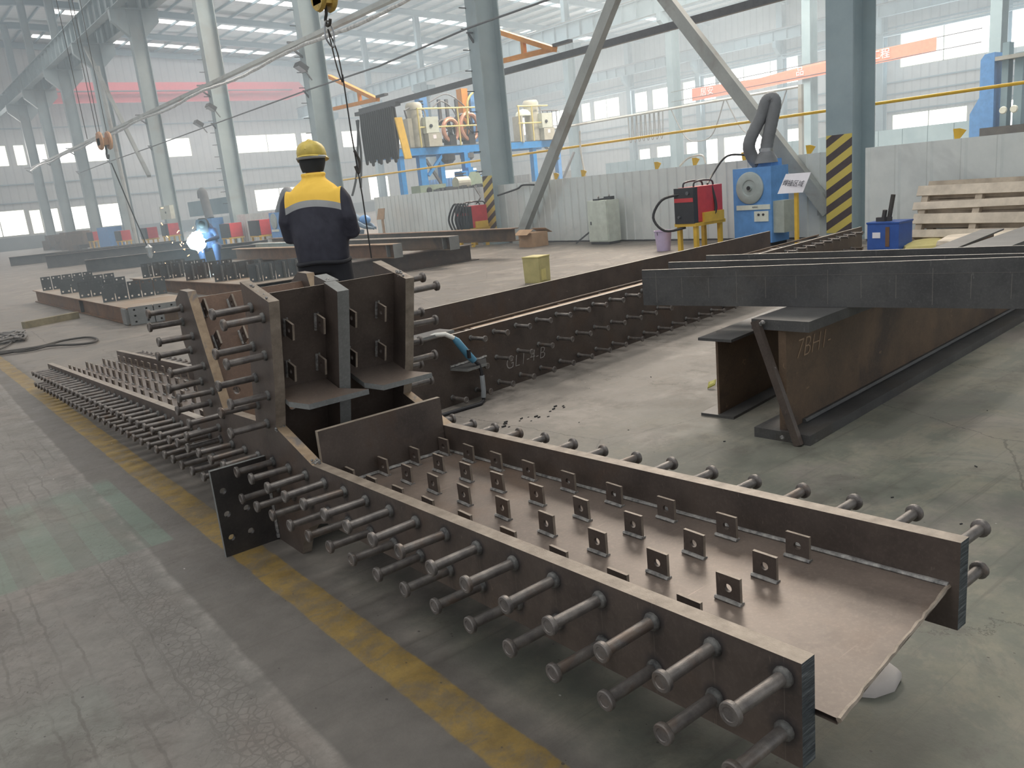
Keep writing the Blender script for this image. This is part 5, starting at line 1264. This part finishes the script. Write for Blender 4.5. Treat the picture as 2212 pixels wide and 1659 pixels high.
for k in range(40):
    y = random.uniform(53, 64); cl.box((10.6 + random.uniform(-.3, .3), y, random.uniform(.2, .75)), (0.5, random.uniform(.3, 1.2), random.uniform(.3, .9)), Matrix.Rotation(random.uniform(0, 1), 3, 'Z'))
tag(build('scrap_heap', cl, 'rusty_steel'), 'hazy heap of reddish clutter along the columns at the far left', 'scrap')
s2 = thing('sign_post', 'small brown sign on a short post in front of the partition lit by the arc', 'sign', (10.9, 19.0, 0))
build('post', MB().box((0, 0, 0.36), (0.05, 0.05, 0.72)), 'tan_rust', s2, local=True)
build('sign_panel', MB().prism([(0.25, 0.70), (-0.12, 0.70), (-0.22, 0.98), (0.10, 0.98)], lambda u, v, q: (-0.03 + q, u, v), 0.02, 0, 0), 'cardboard', s2, local=True)
tag(build('crowbar', MB().bar((10.95, 11.75, 0.02), (11.2, 11.55, 0.24), 0.025, 0.03), 'dark_rail'), 'dark bar leaning at the foot of the white partition left of the cabinet', 'bar')

# ================================================================== PIPES, RAILS AND HANGING THINGS
tag(build('yellow_pipe', MB().tube([(12.2, -4, 1.89), (12.2, 24, 1.89)], 0.023, 8), 'yellow_paint', smooth=True), 'long thin yellow pipe running above the white partition', 'pipe')
tag(build('cable_rail', MB().bar((12.3, 3.0, 3.73), (12.3, 21.9, 3.73), 0.10, 0.13), 'dark_rail'), 'straight dark rail slanting across the top right behind the columns', 'rail')
tag(build('steel_rod', MB().tube([(11.08, 5, 4.5), (11.08, 14.7, 4.53), (11.08, 18.5, 4.40), (11.08, 22.6, 4.43), (11.08, 30.4, 4.40), (11.08, 38.6, 4.36), (11.08, 46, 4.36), (11.08, 53, 4.3)], 0.022, 6), 'dark_rail', smooth=True), 'thin dark rod strung along the brackets of the near columns', 'rod')
rl = thing('conductor_rail', 'silvery conductor rail and wrinkled conduit slanting across the upper left', 'rail', (10.8, 14, 5.6))
build('rail_bar', MB().bar((10.9, 12.0, 5.66), (10.9, 66, 5.60), 0.16, 0.11), 'brace_grey', rl)
pts = []; random.seed(4)
for k in range(170):
    y = 12.0 + 0.32 * k; sag = 0.10 * math.sin(PI * ((y - 6.4) % 8) / 8) ** 2
    pts.append((10.78 + random.uniform(-.008, .008), y, 5.50 - sag + random.uniform(-.012, .012)))
build('foil_conduit', MB().tube(pts, [0.050 + random.uniform(-.007, .007) for _ in pts], 8), 'galvanised', rl, smooth=True)
for y in NEARY[1:]:
    mb = MB(); mb.bar((11.2, y, 5.35), (10.85, y, 5.62), 0.05, 0.05); mb.box((10.98, y, 5.74), (0.40, 0.06, 0.05)); build('rail_bracket', mb, 'dark_rail', rl)
for y, wh in zip(NEARY[1:7], ('farther striped column', 'column behind the worker', 'third column', 'switch box column', 'fifth column', 'sixth column')):
    mb = MB(); mb.bar((11.2, y, 4.25), (11.08, y, 4.42), 0.04, 0.04); mb.box((11.12, y, 4.44), (0.16, 0.05, 0.03))
    tag(build('rod_bracket', mb, 'dark_rail'), 'small dark bracket holding the thin rod to the ' + wh, 'bracket', 'rod brackets on the columns')
for (x, y, z, l) in ((11.0, 22.6, 5.05, 'black floodlight under the silvery rail on the column behind the worker'), (11.0, 30.2, 4.95, 'black floodlight under the silvery rail on the next column to the left'), (11.6, 33.5, 4.75, 'black floodlight pointing right, left of the long rod')):
    t = thing('floodlight', l, 'lamp', (x, y, z))
    build('lamp_body', MB().box((0, 0, 0), (0.30, 0.36, 0.14), Matrix.Rotation(0.6, 3, 'Y')), 'panel_black', t, local=True)
    build('lens', MB().box((-0.04, 0, -0.062), (0.26, 0.32, 0.01), Matrix.Rotation(0.6, 3, 'Y')), 'lamp_glass', t, local=True)
    build('lamp_arm', MB().bar((0.05, 0, 0), (0.28, 0, -0.35), 0.03, 0.03), 'dark_rail', t, local=True)
# hook blocks with ropes
def hook_block(label, x, y, z, ropes, s=1.0, sling=True):
    t = thing('crane_hook', label, 'crane hook', (x, y, z))
    mb = MB()
    for sx in (-1, 1): mb.lathe([(0.02, 0.0), (0.17 * s, 0.0), (0.19 * s, 0.03 * s), (0.17 * s, 0.07 * s), (0.03, 0.07 * s)], (sx * 0.05 * s, 0, 0), (sx, 0, 0), 18)
    mb.box((0, 0, -0.02 * s), (0.24 * s, 0.24 * s, 0.14 * s))
    build('pulley_block', mb, 'hook_brown' if not sling else 'yellow_hook', t, local=True, smooth=True)
    hk = [(0, 0, -0.10 * s), (0, 0, -0.20 * s), (0, 0.05 * s, -0.27 * s), (0, 0.03 * s, -0.35 * s), (0, -0.05 * s, -0.35 * s), (0, -0.09 * s, -0.29 * s)]
    build('hook', MB().tube(smooth_path(hk, 4), 0.022 * s, 8), 'rope_grey', t, local=True, smooth=True)
    for i, dx in enumerate(ropes): build('wire_rope', MB().tube([(dx, 0.02 * i, 0.05), (dx * 1.3, 0.02 * i, 15.0 - z - 0.8)], 0.008, 6), 'wire_black', t, local=True)
    return t
H1 = hook_block('yellow brown crane hook block at the top edge above the worker', 2.90, 5.45, 2.62, (-0.08, 0.02, 0.09), 0.50)
build('sling_loop', MB().tube(smooth_path([(0.01, 0, -0.15), (0.035, 0, -0.22), (0.02, 0, -0.32), (-0.03, 0, -0.26), (-0.02, 0, -0.16), (0.01, 0, -0.15)], 4), 0.006, 6), 'chain_steel', H1, local=True, smooth=True)
build('sling_loop', MB().tube(smooth_path([(0.0, 0.01, -0.2), (0.05, 0.01, -0.36), (0.06, 0.01, -0.55), (0.03, 0.01, -0.45), (0.0, 0.01, -0.2)], 4), 0.005, 6), 'rope_grey', H1, local=True, smooth=True)
build('sling_rope', MB().tube([(0.06, 0.0, -0.50), (0.065, 0.0, -0.9), (0.085, 0.0, -1.35), (0.09, 0.0, -1.8)], 0.005, 6), 'wire_black', H1, local=True)
build('sling_hook', MB().tube(smooth_path([(0.07, 0.0, -1.02), (0.10, 0.0, -1.10), (0.08, 0.0, -1.18), (0.06, 0, -1.13)], 4), 0.010, 6), 'rope_grey', H1, local=True)
H2 = hook_block('orange crane hook block hanging before the silvery rail at the upper left', 5.0, 20.8, 3.12, (-0.35, -0.12, -0.05, 0.1), 1.1, False)
build('sling_rope', MB().tube([(0.05, 0, -0.5), (0.35, 0.3, -1.6), (0.6, 0.5, -2.5)], 0.014, 6), 'wire_black', H2, local=True)
hh2 = MB(); hh2.lathe([(0.03, 0), (0.07, 0.08), (0.05, 0.16), (0.09, 0.26), (0.02, 0.34)], (5.62, 21.3, 0.36), (0, 0, 1), 8)
tag(build('sling_hook', hh2, 'chain_steel', smooth=True), 'shiny hanging sling hook over the dark beams at the left', 'hook')
# orange cable jibs behind the columns
for (x, y, z, l) in ((12.4, 21.1, 3.93, 'orange triangular jib above the black cable bundle'), (12.4, 13.6, 3.92, 'orange triangular jib right of the farther striped column')):
    t = thing('cable_jib', l, 'jib', (x, y, z))
    build('jib_strut', MB().bar((0, 2.6, 1.05), (0, -0.1, 0.0), 0.10, 0.14, (1, 0, 0)), 'orange_paint', t, local=True)
    build('jib_boom', MB().bar((0, 2.6, 0.10), (0, 0.0, 0.02), 0.10, 0.08, (1, 0, 0)), 'orange_paint', t, local=True)
    build('jib_post', MB().bar((0, 0.9, 0.06), (0, 0.9, 0.42), 0.09, 0.09, (1, 0, 0)), 'orange_paint', t, local=True)
    build('jib_head', MB().box((0, -0.35, 0.08), (0.12, 0.5, 0.06)), 'dark_rail', t, local=True)
cbn = thing('cable_festoon', 'thick bundle of black hanging cable loops right of the worker', 'cables', (12.2, 20.9, 3.6))
random.seed(9)
for k in range(16):
    y = 19.95 + 0.115 * k; dp = 1.25 + 0.08 * math.sin(k * 1.7)
    build('cable_loop', MB().tube(smooth_path([(12.18, y, 3.62), (12.14, y - 0.03, 3.1), (12.16, y - 0.02, 3.62 - dp), (12.22, y + 0.05, 3.58 - dp), (12.30, y + 0.06, 2.9), (12.28, y + 0.05, 3.6)], 5), 0.042, 7), 'black_rubber', cbn, smooth=True)
build('trolley', MB().box((12.24, 20.85, 3.66), (0.16, 2.3, 0.10)), 'dark_rail', cbn)
build('hanging_cable', MB().tube(smooth_path([(12.2, 21.9, 3.5), (12.2, 22.2, 2.6), (12.2, 22.5, 1.9), (12.2, 22.9, 1.4)]), 0.035, 7), 'black_rubber', cbn, smooth=True)
build('hanging_cable', MB().tube(smooth_path([(12.2, 22.0, 3.5), (12.2, 22.0, 2.6), (12.2, 22.3, 1.6)]), 0.035, 7), 'black_rubber', cbn, smooth=True)
build('yellow_strip', MB().bar((12.2, 19.72, 3.3), (12.2, 19.45, 2.2), 0.05, 0.22, (1, 0, 0)), 'yellow_paint', cbn)

# ================================================================== BLUE GANTRY MACHINE BEHIND THE PARTITION
gm = thing('gantry_welding_machine', 'blue gantry machine with railing, wire coils and grey tanks behind the white partition', 'machine', (14.0, 23.0, 0))
def gx(mbx, name, mat, smooth=False): return build(name, mbx, mat, gm, smooth=smooth)
gx(MB().box((17.5, 23.0, 2.56), (7.1, 0.35, 0.22)), 'platform_beam', 'press_blue')
gx(MB().box((17.5, 24.2, 2.56), (7.1, 0.25, 0.22)), 'platform_beam', 'press_blue')
gx(MB().box((17.5, 23.6, 2.69), (7.1, 1.5, 0.03)), 'platform_deck', 'dark_rail')
for lx in (14.12, 14.9, 15.65, 19.68, 20.85):
    wdt = 0.16 if lx != 14.9 else 0.26
    gx(MB().box((lx, 23.0, 1.24), (wdt, 0.2, 2.45)), 'leg', 'press_blue' if lx != 20.85 else 'machine_blue')
gx(MB().bar((15.68, 22.9, 2.42), (15.05, 22.9, 1.80), 0.09, 0.09, (0, 1, 0)), 'knee_brace', 'press_blue')
gx(MB().bar((15.62, 22.95, 1.4), (15.05, 22.95, 2.3), 0.08, 0.08, (0, 1, 0)), 'knee_brace', 'dark_rail')
gx(MB().bar((20.8, 22.9, 2.0), (20.2, 22.9, 2.45), 0.07, 0.07, (0, 1, 0)), 'knee_brace', 'dark_rail')
gx(MB().bar((20.9, 22.9, 1.2), (21.6, 22.9, 2.2), 0.07, 0.07, (0, 1, 0)), 'knee_brace', 'dark_rail')
pm = MB(); pm.box((16.60, 22.9, 2.1), (0.22, 0.22, 0.7)); pm.box((16.55, 22.9, 1.55), (0.62, 0.45, 0.60)); pm.box((16.60, 22.75, 1.5), (0.20, 0.2, 0.9))
for dx_ in (-0.28, 0.28):
    for dz_ in (-0.18, 0.14): pm.box((16.55 + dx_, 22.64, 1.55 + dz_), (0.14, 0.1, 0.16))
gx(pm, 'press_head', 'press_blue')
pr = MB()
for s_ in (-1, 1):
    for k in range(6): pr.box((16.55 + s_ * 0.36, 22.7, 1.32 + 0.09 * k), (0.10, 0.5, 0.04))
gx(pr, 'press_fins', 'dark_rail')
gx(MB().lathe([(0.30, 0), (0.30, 0.18), (0.2, 0.28), (0.001, 0.3)], (15.9, 23.0, 2.42), (0, 0, -1), 16), 'drive_housing', 'panel_black')
gx(MB().lathe([(0.24, 0), (0.24, 0.15), (0.15, 0.22), (0.001, 0.24)], (16.75, 23.0, 2.42), (0, 0, -1), 16), 'drive_housing', 'dark_rail')
for (x0, nm) in ((14.8, 'flux'), (19.72, 'flux')):
    w_ = 0.25 if x0 < 15 else 0.26
    gx(MB().lathe([(w_, 0.0), (w_, 1.15), (w_ * 1.08, 1.17), (w_ * 1.08, 1.30), (w_ * 0.9, 1.38), (0.02, 1.40)], (x0 + 0.12, 23.1, 2.70), (0, 0, 1), 20), 'flux_tank', 'motor_beige', True)
    gx(MB().tube(smooth_path([(x0 + 0.42, 22.95, 3.5), (x0 + 0.42, 22.95, 3.78), (x0 + 0.34, 22.95, 3.88), (x0 + 0.26, 22.95, 3.78)], 4), 0.03, 8), 'tank_pipe', 'chain_steel', True)
    gx(MB().box((x0 + 0.46, 22.8, 3.35), (0.48, 0.3, 0.50)), 'control_box', 'cabinet_grey')
    gx(MB().box((x0 + 0.52, 22.8, 2.90), (0.50, 0.3, 0.42)), 'control_box', 'motor_beige')
    gx(MB().lathe([(0.06, 0), (0.05, 0.03), (0.001, 0.03)], (x0 + 0.40, 22.64, 3.32), (0, -1, 0), 10), 'dial', 'panel_black')
    gx(MB().box((x0 + 0.50, 22.645, 2.98), (0.12, 0.01, 0.12)), 'data_plate', 'sign_white')
gx(MB().box((14.62, 23.2, 3.15), (0.16, 0.5, 0.9)), 'tank_frame', 'motor_beige')
gx(MB().tube([(14.55, 23.0, 3.6), (14.5, 23.0, 3.85), (14.75, 23.0, 3.95)], 0.03, 6), 'tank_frame', 'dark_rail')
for (cx_, r_) in ((16.20, 0.34), (16.98, 0.42), (18.0, 0.36)):
    cz = 2.74 + r_ + 0.12
    gx(MB().tube([(cx_ + r_ * math.cos(a) * 0.85, 23.0 - 0.0, cz + r_ * math.sin(a)) for a in [2 * PI * k / 28 for k in range(29)]], 0.075, 8), 'wire_coil', 'copper', True)
    gx(MB().tube([(cx_ - 0.12 + r_ * math.cos(a) * 0.85, 23.22, cz + r_ * math.sin(a)) for a in [2 * PI * k / 28 for k in range(29)]], 0.055, 8), 'coil_rim', 'panel_black', True)
    sp_ = MB()
    for k in range(3):
        a = PI * k / 3 + 0.3; sp_.bar((cx_ - r_ * math.cos(a) * .85, 23.1, cz - r_ * math.sin(a)), (cx_ + r_ * math.cos(a) * .85, 23.1, cz + r_ * math.sin(a)), 0.04, 0.05, (0, 1, 0))
    sp_.box((cx_, 23.1, 2.85), (0.25, 0.4, 0.35))
    gx(sp_, 'coil_stand', 'panel_black')
for xx in (16.05, 16.35, 16.75): gx(MB().box((xx, 23.3, 3.75), (0.10, 0.08, 0.9)), 'wire_mast', 'dark_rail')
gx(MB().tube(smooth_path([(15.6, 23.1, 3.9), (16.0, 23.1, 4.12), (16.4, 23.1, 3.9), (16.6, 23.1, 3.55)]), 0.022, 6), 'wire_guide', 'dark_rail', True)
gx(MB().tube(smooth_path([(15.6, 23.2, 4.1), (16.3, 23.2, 4.35), (16.9, 23.2, 4.05), (17.3, 23.2, 3.6)]), 0.018, 6), 'wire_guide', 'dark_rail', True)
gx(MB().box((17.18, 23.5, 3.75), (0.26, 0.3, 1.6)), 'lift_mast', 'orange_paint')
gx(MB().box((17.48, 23.4, 3.6), (0.30, 0.3, 1.6)), 'lift_mast', 'machine_blue')
gx(MB().tube(smooth_path([(16.85, 22.9, 3.3), (16.95, 22.9, 4.1), (17.35, 22.9, 4.42), (17.7, 22.9, 4.45)]), 0.035, 6), 'rail_hoop', 'pale_yellow', True)
gx(MB().box((15.55, 23.6, 3.6), (0.28, 0.3, 1.7)), 'lift_mast', 'machine_blue')
ch_ = MB()
for k in range(16): ch_.box((15.36 + 0.03 * math.sin(k), 23.35, 2.8 + 0.09 * k), (0.10, 0.1, 0.06))
gx(ch_, 'drag_chain', 'panel_black')
rl_ = MB()
for zz in (3.86, 3.29): rl_.tube([(14.78, 22.72, zz), (17.75, 22.72, zz)], 0.028, 6); rl_.tube([(18.9, 22.72, zz), (20.3, 22.72, zz)], 0.028, 6)
for xx in (14.80, 16.35, 17.75, 18.95, 19.55): rl_.tube([(xx, 22.72, 2.68), (xx, 22.72, 3.88)], 0.028, 6)
gx(rl_, 'guard_rail', 'pale_yellow', True)
rl2 = MB()
for k in range(5): rl2.tube([(20.35 + 0.22 * k, 23.3, 2.68), (20.35 + 0.22 * k, 23.3, 3.75)], 0.016, 6)
rl2.tube([(20.3, 23.3, 3.75), (21.3, 23.3, 3.75)], 0.022, 6); rl2.tube([(20.3, 23.3, 3.2), (21.3, 23.3, 3.2)], 0.016, 6)
gx(rl2, 'guard_rail', 'dark_rail', True)
gx(MB().lathe([(0.28, 0), (0.26, 0.10), (0.16, 0.20), (0.001, 0.24)], (19.38, 23.0, 3.55), (0, 0, 1), 18), 'hopper_lid', 'cabinet_grey', True)
gx(MB().box((19.1, 23.0, 3.1), (0.06, 0.5, 0.9)), 'hopper_frame', 'motor_beige')
kt = thing('straightening_machine', 'pale green low machine part behind the partition under the gantry', 'machine', (13.2, 20.6, 0))
km = MB(); km.box((0.3, 0, 1.1), (0.9, 0.5, 0.75)); build('machine_body', km, 'mach_green', kt, local=True)
for (a, z) in ((0.15, 1.32), (0.45, 1.25)): build('bearing', MB().lathe([(0.10, 0), (0.08, 0.03), (0.001, 0.03)], (a, -0.25, z), (0, -1, 0), 14), 'panel_black', kt, local=True)
k2 = thing('straightening_machine', 'larger pale green machine body with angled brace behind the partition, right of the low one', 'machine', (14.6, 20.4, 0))
build('machine_body', MB().prism([(-0.4, 0.7), (0.9, 0.7), (0.9, 1.3), (0.6, 1.75), (0.3, 1.3), (-0.4, 1.35)], lambda u, v, q: (u, q, v), 0.4, 0, 0), 'mach_green', k2, local=True)
build('warning_plate', MB().prism([(0.92, 1.18), (1.12, 1.06), (1.12, 1.42), (0.92, 1.48)], lambda u, v, q: (u, -0.1 + q, v), 0.02, 0, 0), 'lime', k2, local=True)
build('motor', MB().lathe([(0.18, 0), (0.18, 0.45), (0.1, 0.5)], (-0.2, 0.1, 1.45), (1, 0, 0), 16), 'motor_beige', k2, local=True)
tb = MB(); tb.box((13.7, 19.6, 1.22), (2.2, 0.9, 0.08)); tb.box((12.9, 19.6, 0.6), (0.1, 0.8, 1.2)); tb.box((14.5, 19.6, 0.6), (0.1, 0.8, 1.2))
for k in range(14): tb.box((12.9 + 0.14 * k, 19.3 + 0.05 * (k % 3), 1.30), (0.10, 0.2, 0.05 + 0.03 * (k % 4)), Matrix.Rotation(0.4 * k, 3, 'Z'))
tag(build('work_bench', tb, 'dark_rail'), 'dark bench cluttered with scraps just above the lit partition', 'bench')
# hazy machinery in the far bays
t = thing('boring_machine', 'tall blue machine tower rising above the right partition', 'machine', (24.4, 9.4, 0))
build('tower', MB().prism([(0.75, 0), (0.75, 1.9), (0.52, 2.3), (0.52, 3.25), (0.42, 3.38), (0.18, 3.40), (0.12, 0)], lambda u, v, q: (q, u, v), 0.5, 0, 0), 'machine_blue', t, local=True)
build('column_guide', MB().box((0.25, -0.05, 1.9), (0.3, 0.16, 3.4)), 'column_far_paint', t, local=True)
build('column_guide', MB().box((0.25, -0.38, 1.7), (0.3, 0.20, 3.2)), 'column_far_paint', t, local=True)
build('feed_head', MB().box((0.25, -0.2, 3.22), (0.6, 0.7, 0.10)), 'brace_grey', t, local=True)
build('base', MB().box((0.3, -0.4, 0.8), (1.0, 1.6, 1.4)), 'blue_grey_steel', t, local=True)
for i in range(2): build('hand_wheel', MB().lathe([(0.10, 0), (0.08, 0.04), (0.001, 0.04)], (-0.08, -0.12 - 0.26 * i, 1.9), (-1, 0, 0), 14), 'light_panel', t, local=True)
for (x, y, dx_, dy_, h, mt, l) in ((37.4, 33.0, 0.8, 7.0, 1.95, 'column_far_paint', 'grey sheet panel row behind the white partition in the far bay'), (30.0, 36.0, 3.0, 4.5, 1.7, 'duct_grey', 'dark hazy machine block behind the blue gantry, right side'),
                              (37.5, 20.0, 0.4, 11.0, 2.0, 'column_far_paint', 'pale grey sheet panel row behind the orange banner'), (22.0, 31.0, 2.5, 2.5, 1.8, 'machine_blue', 'hazy blue machine block seen under the gantry')):
    t = thing('machine_block', l, 'machine', (x, y, 0))
    mb = MB().box((0, 0, h / 2), (dx_, dy_, h))
    for k in range(10): mb.box((-dx_ / 2 - 0.02, -dy_ / 2 + dy_ * (k + 0.5) / 10, h / 2), (0.04, 0.06, h))
    build('block_body', mb, mt, t, local=True)
ctl = thing('control_cabinet', 'narrow grey cabinet standing left of the right striped column, above the partition', 'cabinet', (12.5, 6.95, 0))
build('carcass', MB().box((0, 0, 1.08), (0.35, 0.36, 1.62)), 'box_side_grey', ctl, local=True); build('stand', MB().box((0, 0, 0.14), (0.3, 0.3, 0.28)), 'dark_rail', ctl, local=True)
build('door', MB().box((-0.18, 0, 1.08), (0.012, 0.32, 1.5)), 'box_side_grey', ctl, local=True)
# far cable trolley line
ft = thing('cable_festoon', 'small hazy cable bundle on a thin rail in the far bay', 'cables', (24.0, 21.5, 3.2))
build('festoon_rail', MB().tube([(24.0, 15.0, 3.35), (24.0, 27.0, 3.35)], 0.05, 6), 'brace_grey', ft)
for yy in (15.0, 27.0): build('festoon_post', MB().box((24.0, yy, 1.7), (0.12, 0.12, 3.4)), 'brace_grey', ft)
for k in range(8): build('cable_loop', MB().tube(smooth_path([(24.0, 20.6 + .22 * k, 3.3), (24.0, 20.65 + .22 * k, 2.5), (24.0, 20.75 + .22 * k, 2.45), (24.0, 20.78 + .22 * k, 3.3)]), 0.02, 6), 'duct_grey', ft, smooth=True)
for k in range(2): build('cable_loop', MB().tube(smooth_path([(24.0, 20.2 - 2.4 * k, 3.3), (24.0, 19.6 - 2.4 * k, 2.3), (24.0, 19.0 - 2.4 * k, 2.1), (24.0, 18.4 - 2.4 * k, 2.3), (24.0, 17.9 - 2.4 * k, 3.3)]), 0.02, 6), 'duct_grey', ft, smooth=True)
tag(build('white_hose', MB().tube(smooth_path([(11.5, 11.9, 1.2), (11.6, 12.1, 1.7), (11.7, 12.2, 2.15)]), 0.018, 6), 'nozzle_white', smooth=True), 'white hose standing up above the partition in the middle', 'hose')
tag(build('white_hose', MB().tube(smooth_path([(11.45, 8.95, 1.28), (11.48, 9.05, 1.42), (11.5, 9.35, 1.40), (11.5, 9.55, 1.28)]), 0.018, 6), 'nozzle_white', smooth=True), 'white hose loop over the partition above the red welding machine', 'hose')
tag(build('cable_clutter', MB().tube(smooth_path([(11.2, 14.4, 1.05), (11.35, 13.9, 1.15), (11.3, 13.6, 1.22), (11.5, 13.2, 1.18)]), 0.02, 6), 'black_rubber', smooth=True), 'thin cable between the farther striped column and the brace', 'cable')
# banner
bn = thing('banner', 'faded orange red banner with white characters hung across the far bay', 'banner', (35.7, 28.6, 4.5))
bz = lambda y: 4.56 + (28.6 - y) * 0.020
bp = [(28.6, bz(28.6)), (24.5, bz(24.5) - 0.05), (22.0, bz(22) - 0.02), (16.2, bz(16.2)), (16.2, bz(16.2) + .55), (22.0, bz(22) + 0.55), (24.5, bz(24.5) + .42), (28.6, bz(28.6) + .62)]
build('banner_cloth', MB().prism(bp, lambda u, v, q: (35.7 + q + 0.03 * math.sin(u * 3), u, v), 0.01, 0, 0), 'banner_red', bn)
build('banner_rope', MB().tube([(35.7, 30, 5.2), (35.7, 14.5, 5.35)], 0.02, 6), 'dark_rail', bn); build('banner_rope', MB().tube([(35.68, 30, 4.7), (35.68, 14.5, 4.85)], 0.02, 6), 'dark_rail', bn)
for wd_, yy in (('\u5c45\u5b89', 27.6), ('\u54c1', 22.3), ('\u5de5\u7a0b', 18.5)):
    text('lettering', wd_, 0.42, 'sign_white', bn, (35.62, yy, 4.60 + (28.6 - yy) * 0.02 + 0.27), Matrix(((0, 0, -1), (-1, 0, 0), (0, 1, 0))))

# ================================================================== SMALL THINGS ON THE FLOOR
gl = MB(); gl.loft([[(1.70 + x * s_, 0.875 + y * s_, z + 0.01 * math.sin(9 * x)) for x, y in ((-0.10, 0.0), (-0.075, -0.035), (-0.02, -0.055), (0.035, -0.045), (0.05, -0.005), (0.055, 0.035), (0.03, 0.06), (-0.02, 0.065), (-0.06, 0.045))] for z, s_ in ((0.002, 1.0), (0.016, 0.98), (0.028, 0.80), (0.034, 0.4), (0.035, 0.1))])
tag(build('cloth_scrap', gl, 'cloth_white', smooth=True), 'crumpled white cloth on the floor under the near end of the steel node', 'cloth')
yb_ = MB(); yb_.loft([[(3.674 + x * s_, 2.890 + y * s_, z + 0.4 * x * s_ + 0.02) for x, y in ((-0.04, 0), (0, -0.025), (0.045, 0.0), (0.01, 0.03))] for z, s_ in ((0.0, 1.0), (0.006, 0.95), (0.012, 0.5))])
tag(build('wrapper', yb_, 'wrapper_yellow'), 'small yellow wrapper on the floor beside the thinner H beam', 'wrapper')
random.seed(31)
db = MB()
for k in range(150):
    x, y = random.uniform(1.9, 6.5), random.uniform(0.4, 7.5)
    if (2.3 < x < 9 and 3.7 < y < 5.4) or (x > 2.95 and 1.6 < y < 3.2): continue
    s_ = random.uniform(0.0015, 0.0045)
    db.bar((x, y, s_ / 2), (x + random.uniform(-3, 3) * s_, y + random.uniform(-3, 3) * s_, s_ / 2), s_, s_)
for k in range(22):
    x, y = 2.35 + random.gauss(0.25, 0.18), 3.35 + random.gauss(0, 0.05); s_ = random.uniform(0.003, 0.009)
    db.bar((x, y, s_ / 2), (x + s_ * 3, y + random.uniform(-1, 1) * s_, s_ / 2), s_, s_)
o = build('floor_debris', db, 'debris_dark'); tag(o, 'scattered dark crumbs of slag on the floor between the beams', 'debris'); o['kind'] = 'stuff'

# ================================================================== WELDING SMOKE IN THE AIR
hm_ = bpy.data.materials.new('smoke_haze'); hm_.use_nodes = True; nt = hm_.node_tree; nt.nodes.clear()
out = nt.nodes.new('ShaderNodeOutputMaterial'); vs_ = nt.nodes.new('ShaderNodeVolumeScatter')
vs_.inputs['Color'].default_value = (0.74, 0.89, 1.0, 1); vs_.inputs['Density'].default_value = 0.012; vs_.inputs['Anisotropy'].default_value = 0.2
nt.links.new(vs_.outputs[0], out.inputs['Volume']); MATS['smoke_haze'] = hm_
hz = build('smoke_haze', MB().box((24.2, 41.0, 6.6), (71.0, 68.0, 13.1)), 'smoke_haze')
tag(hz, 'thin bluish welding smoke filling the whole hall', 'haze'); hz['kind'] = 'stuff'
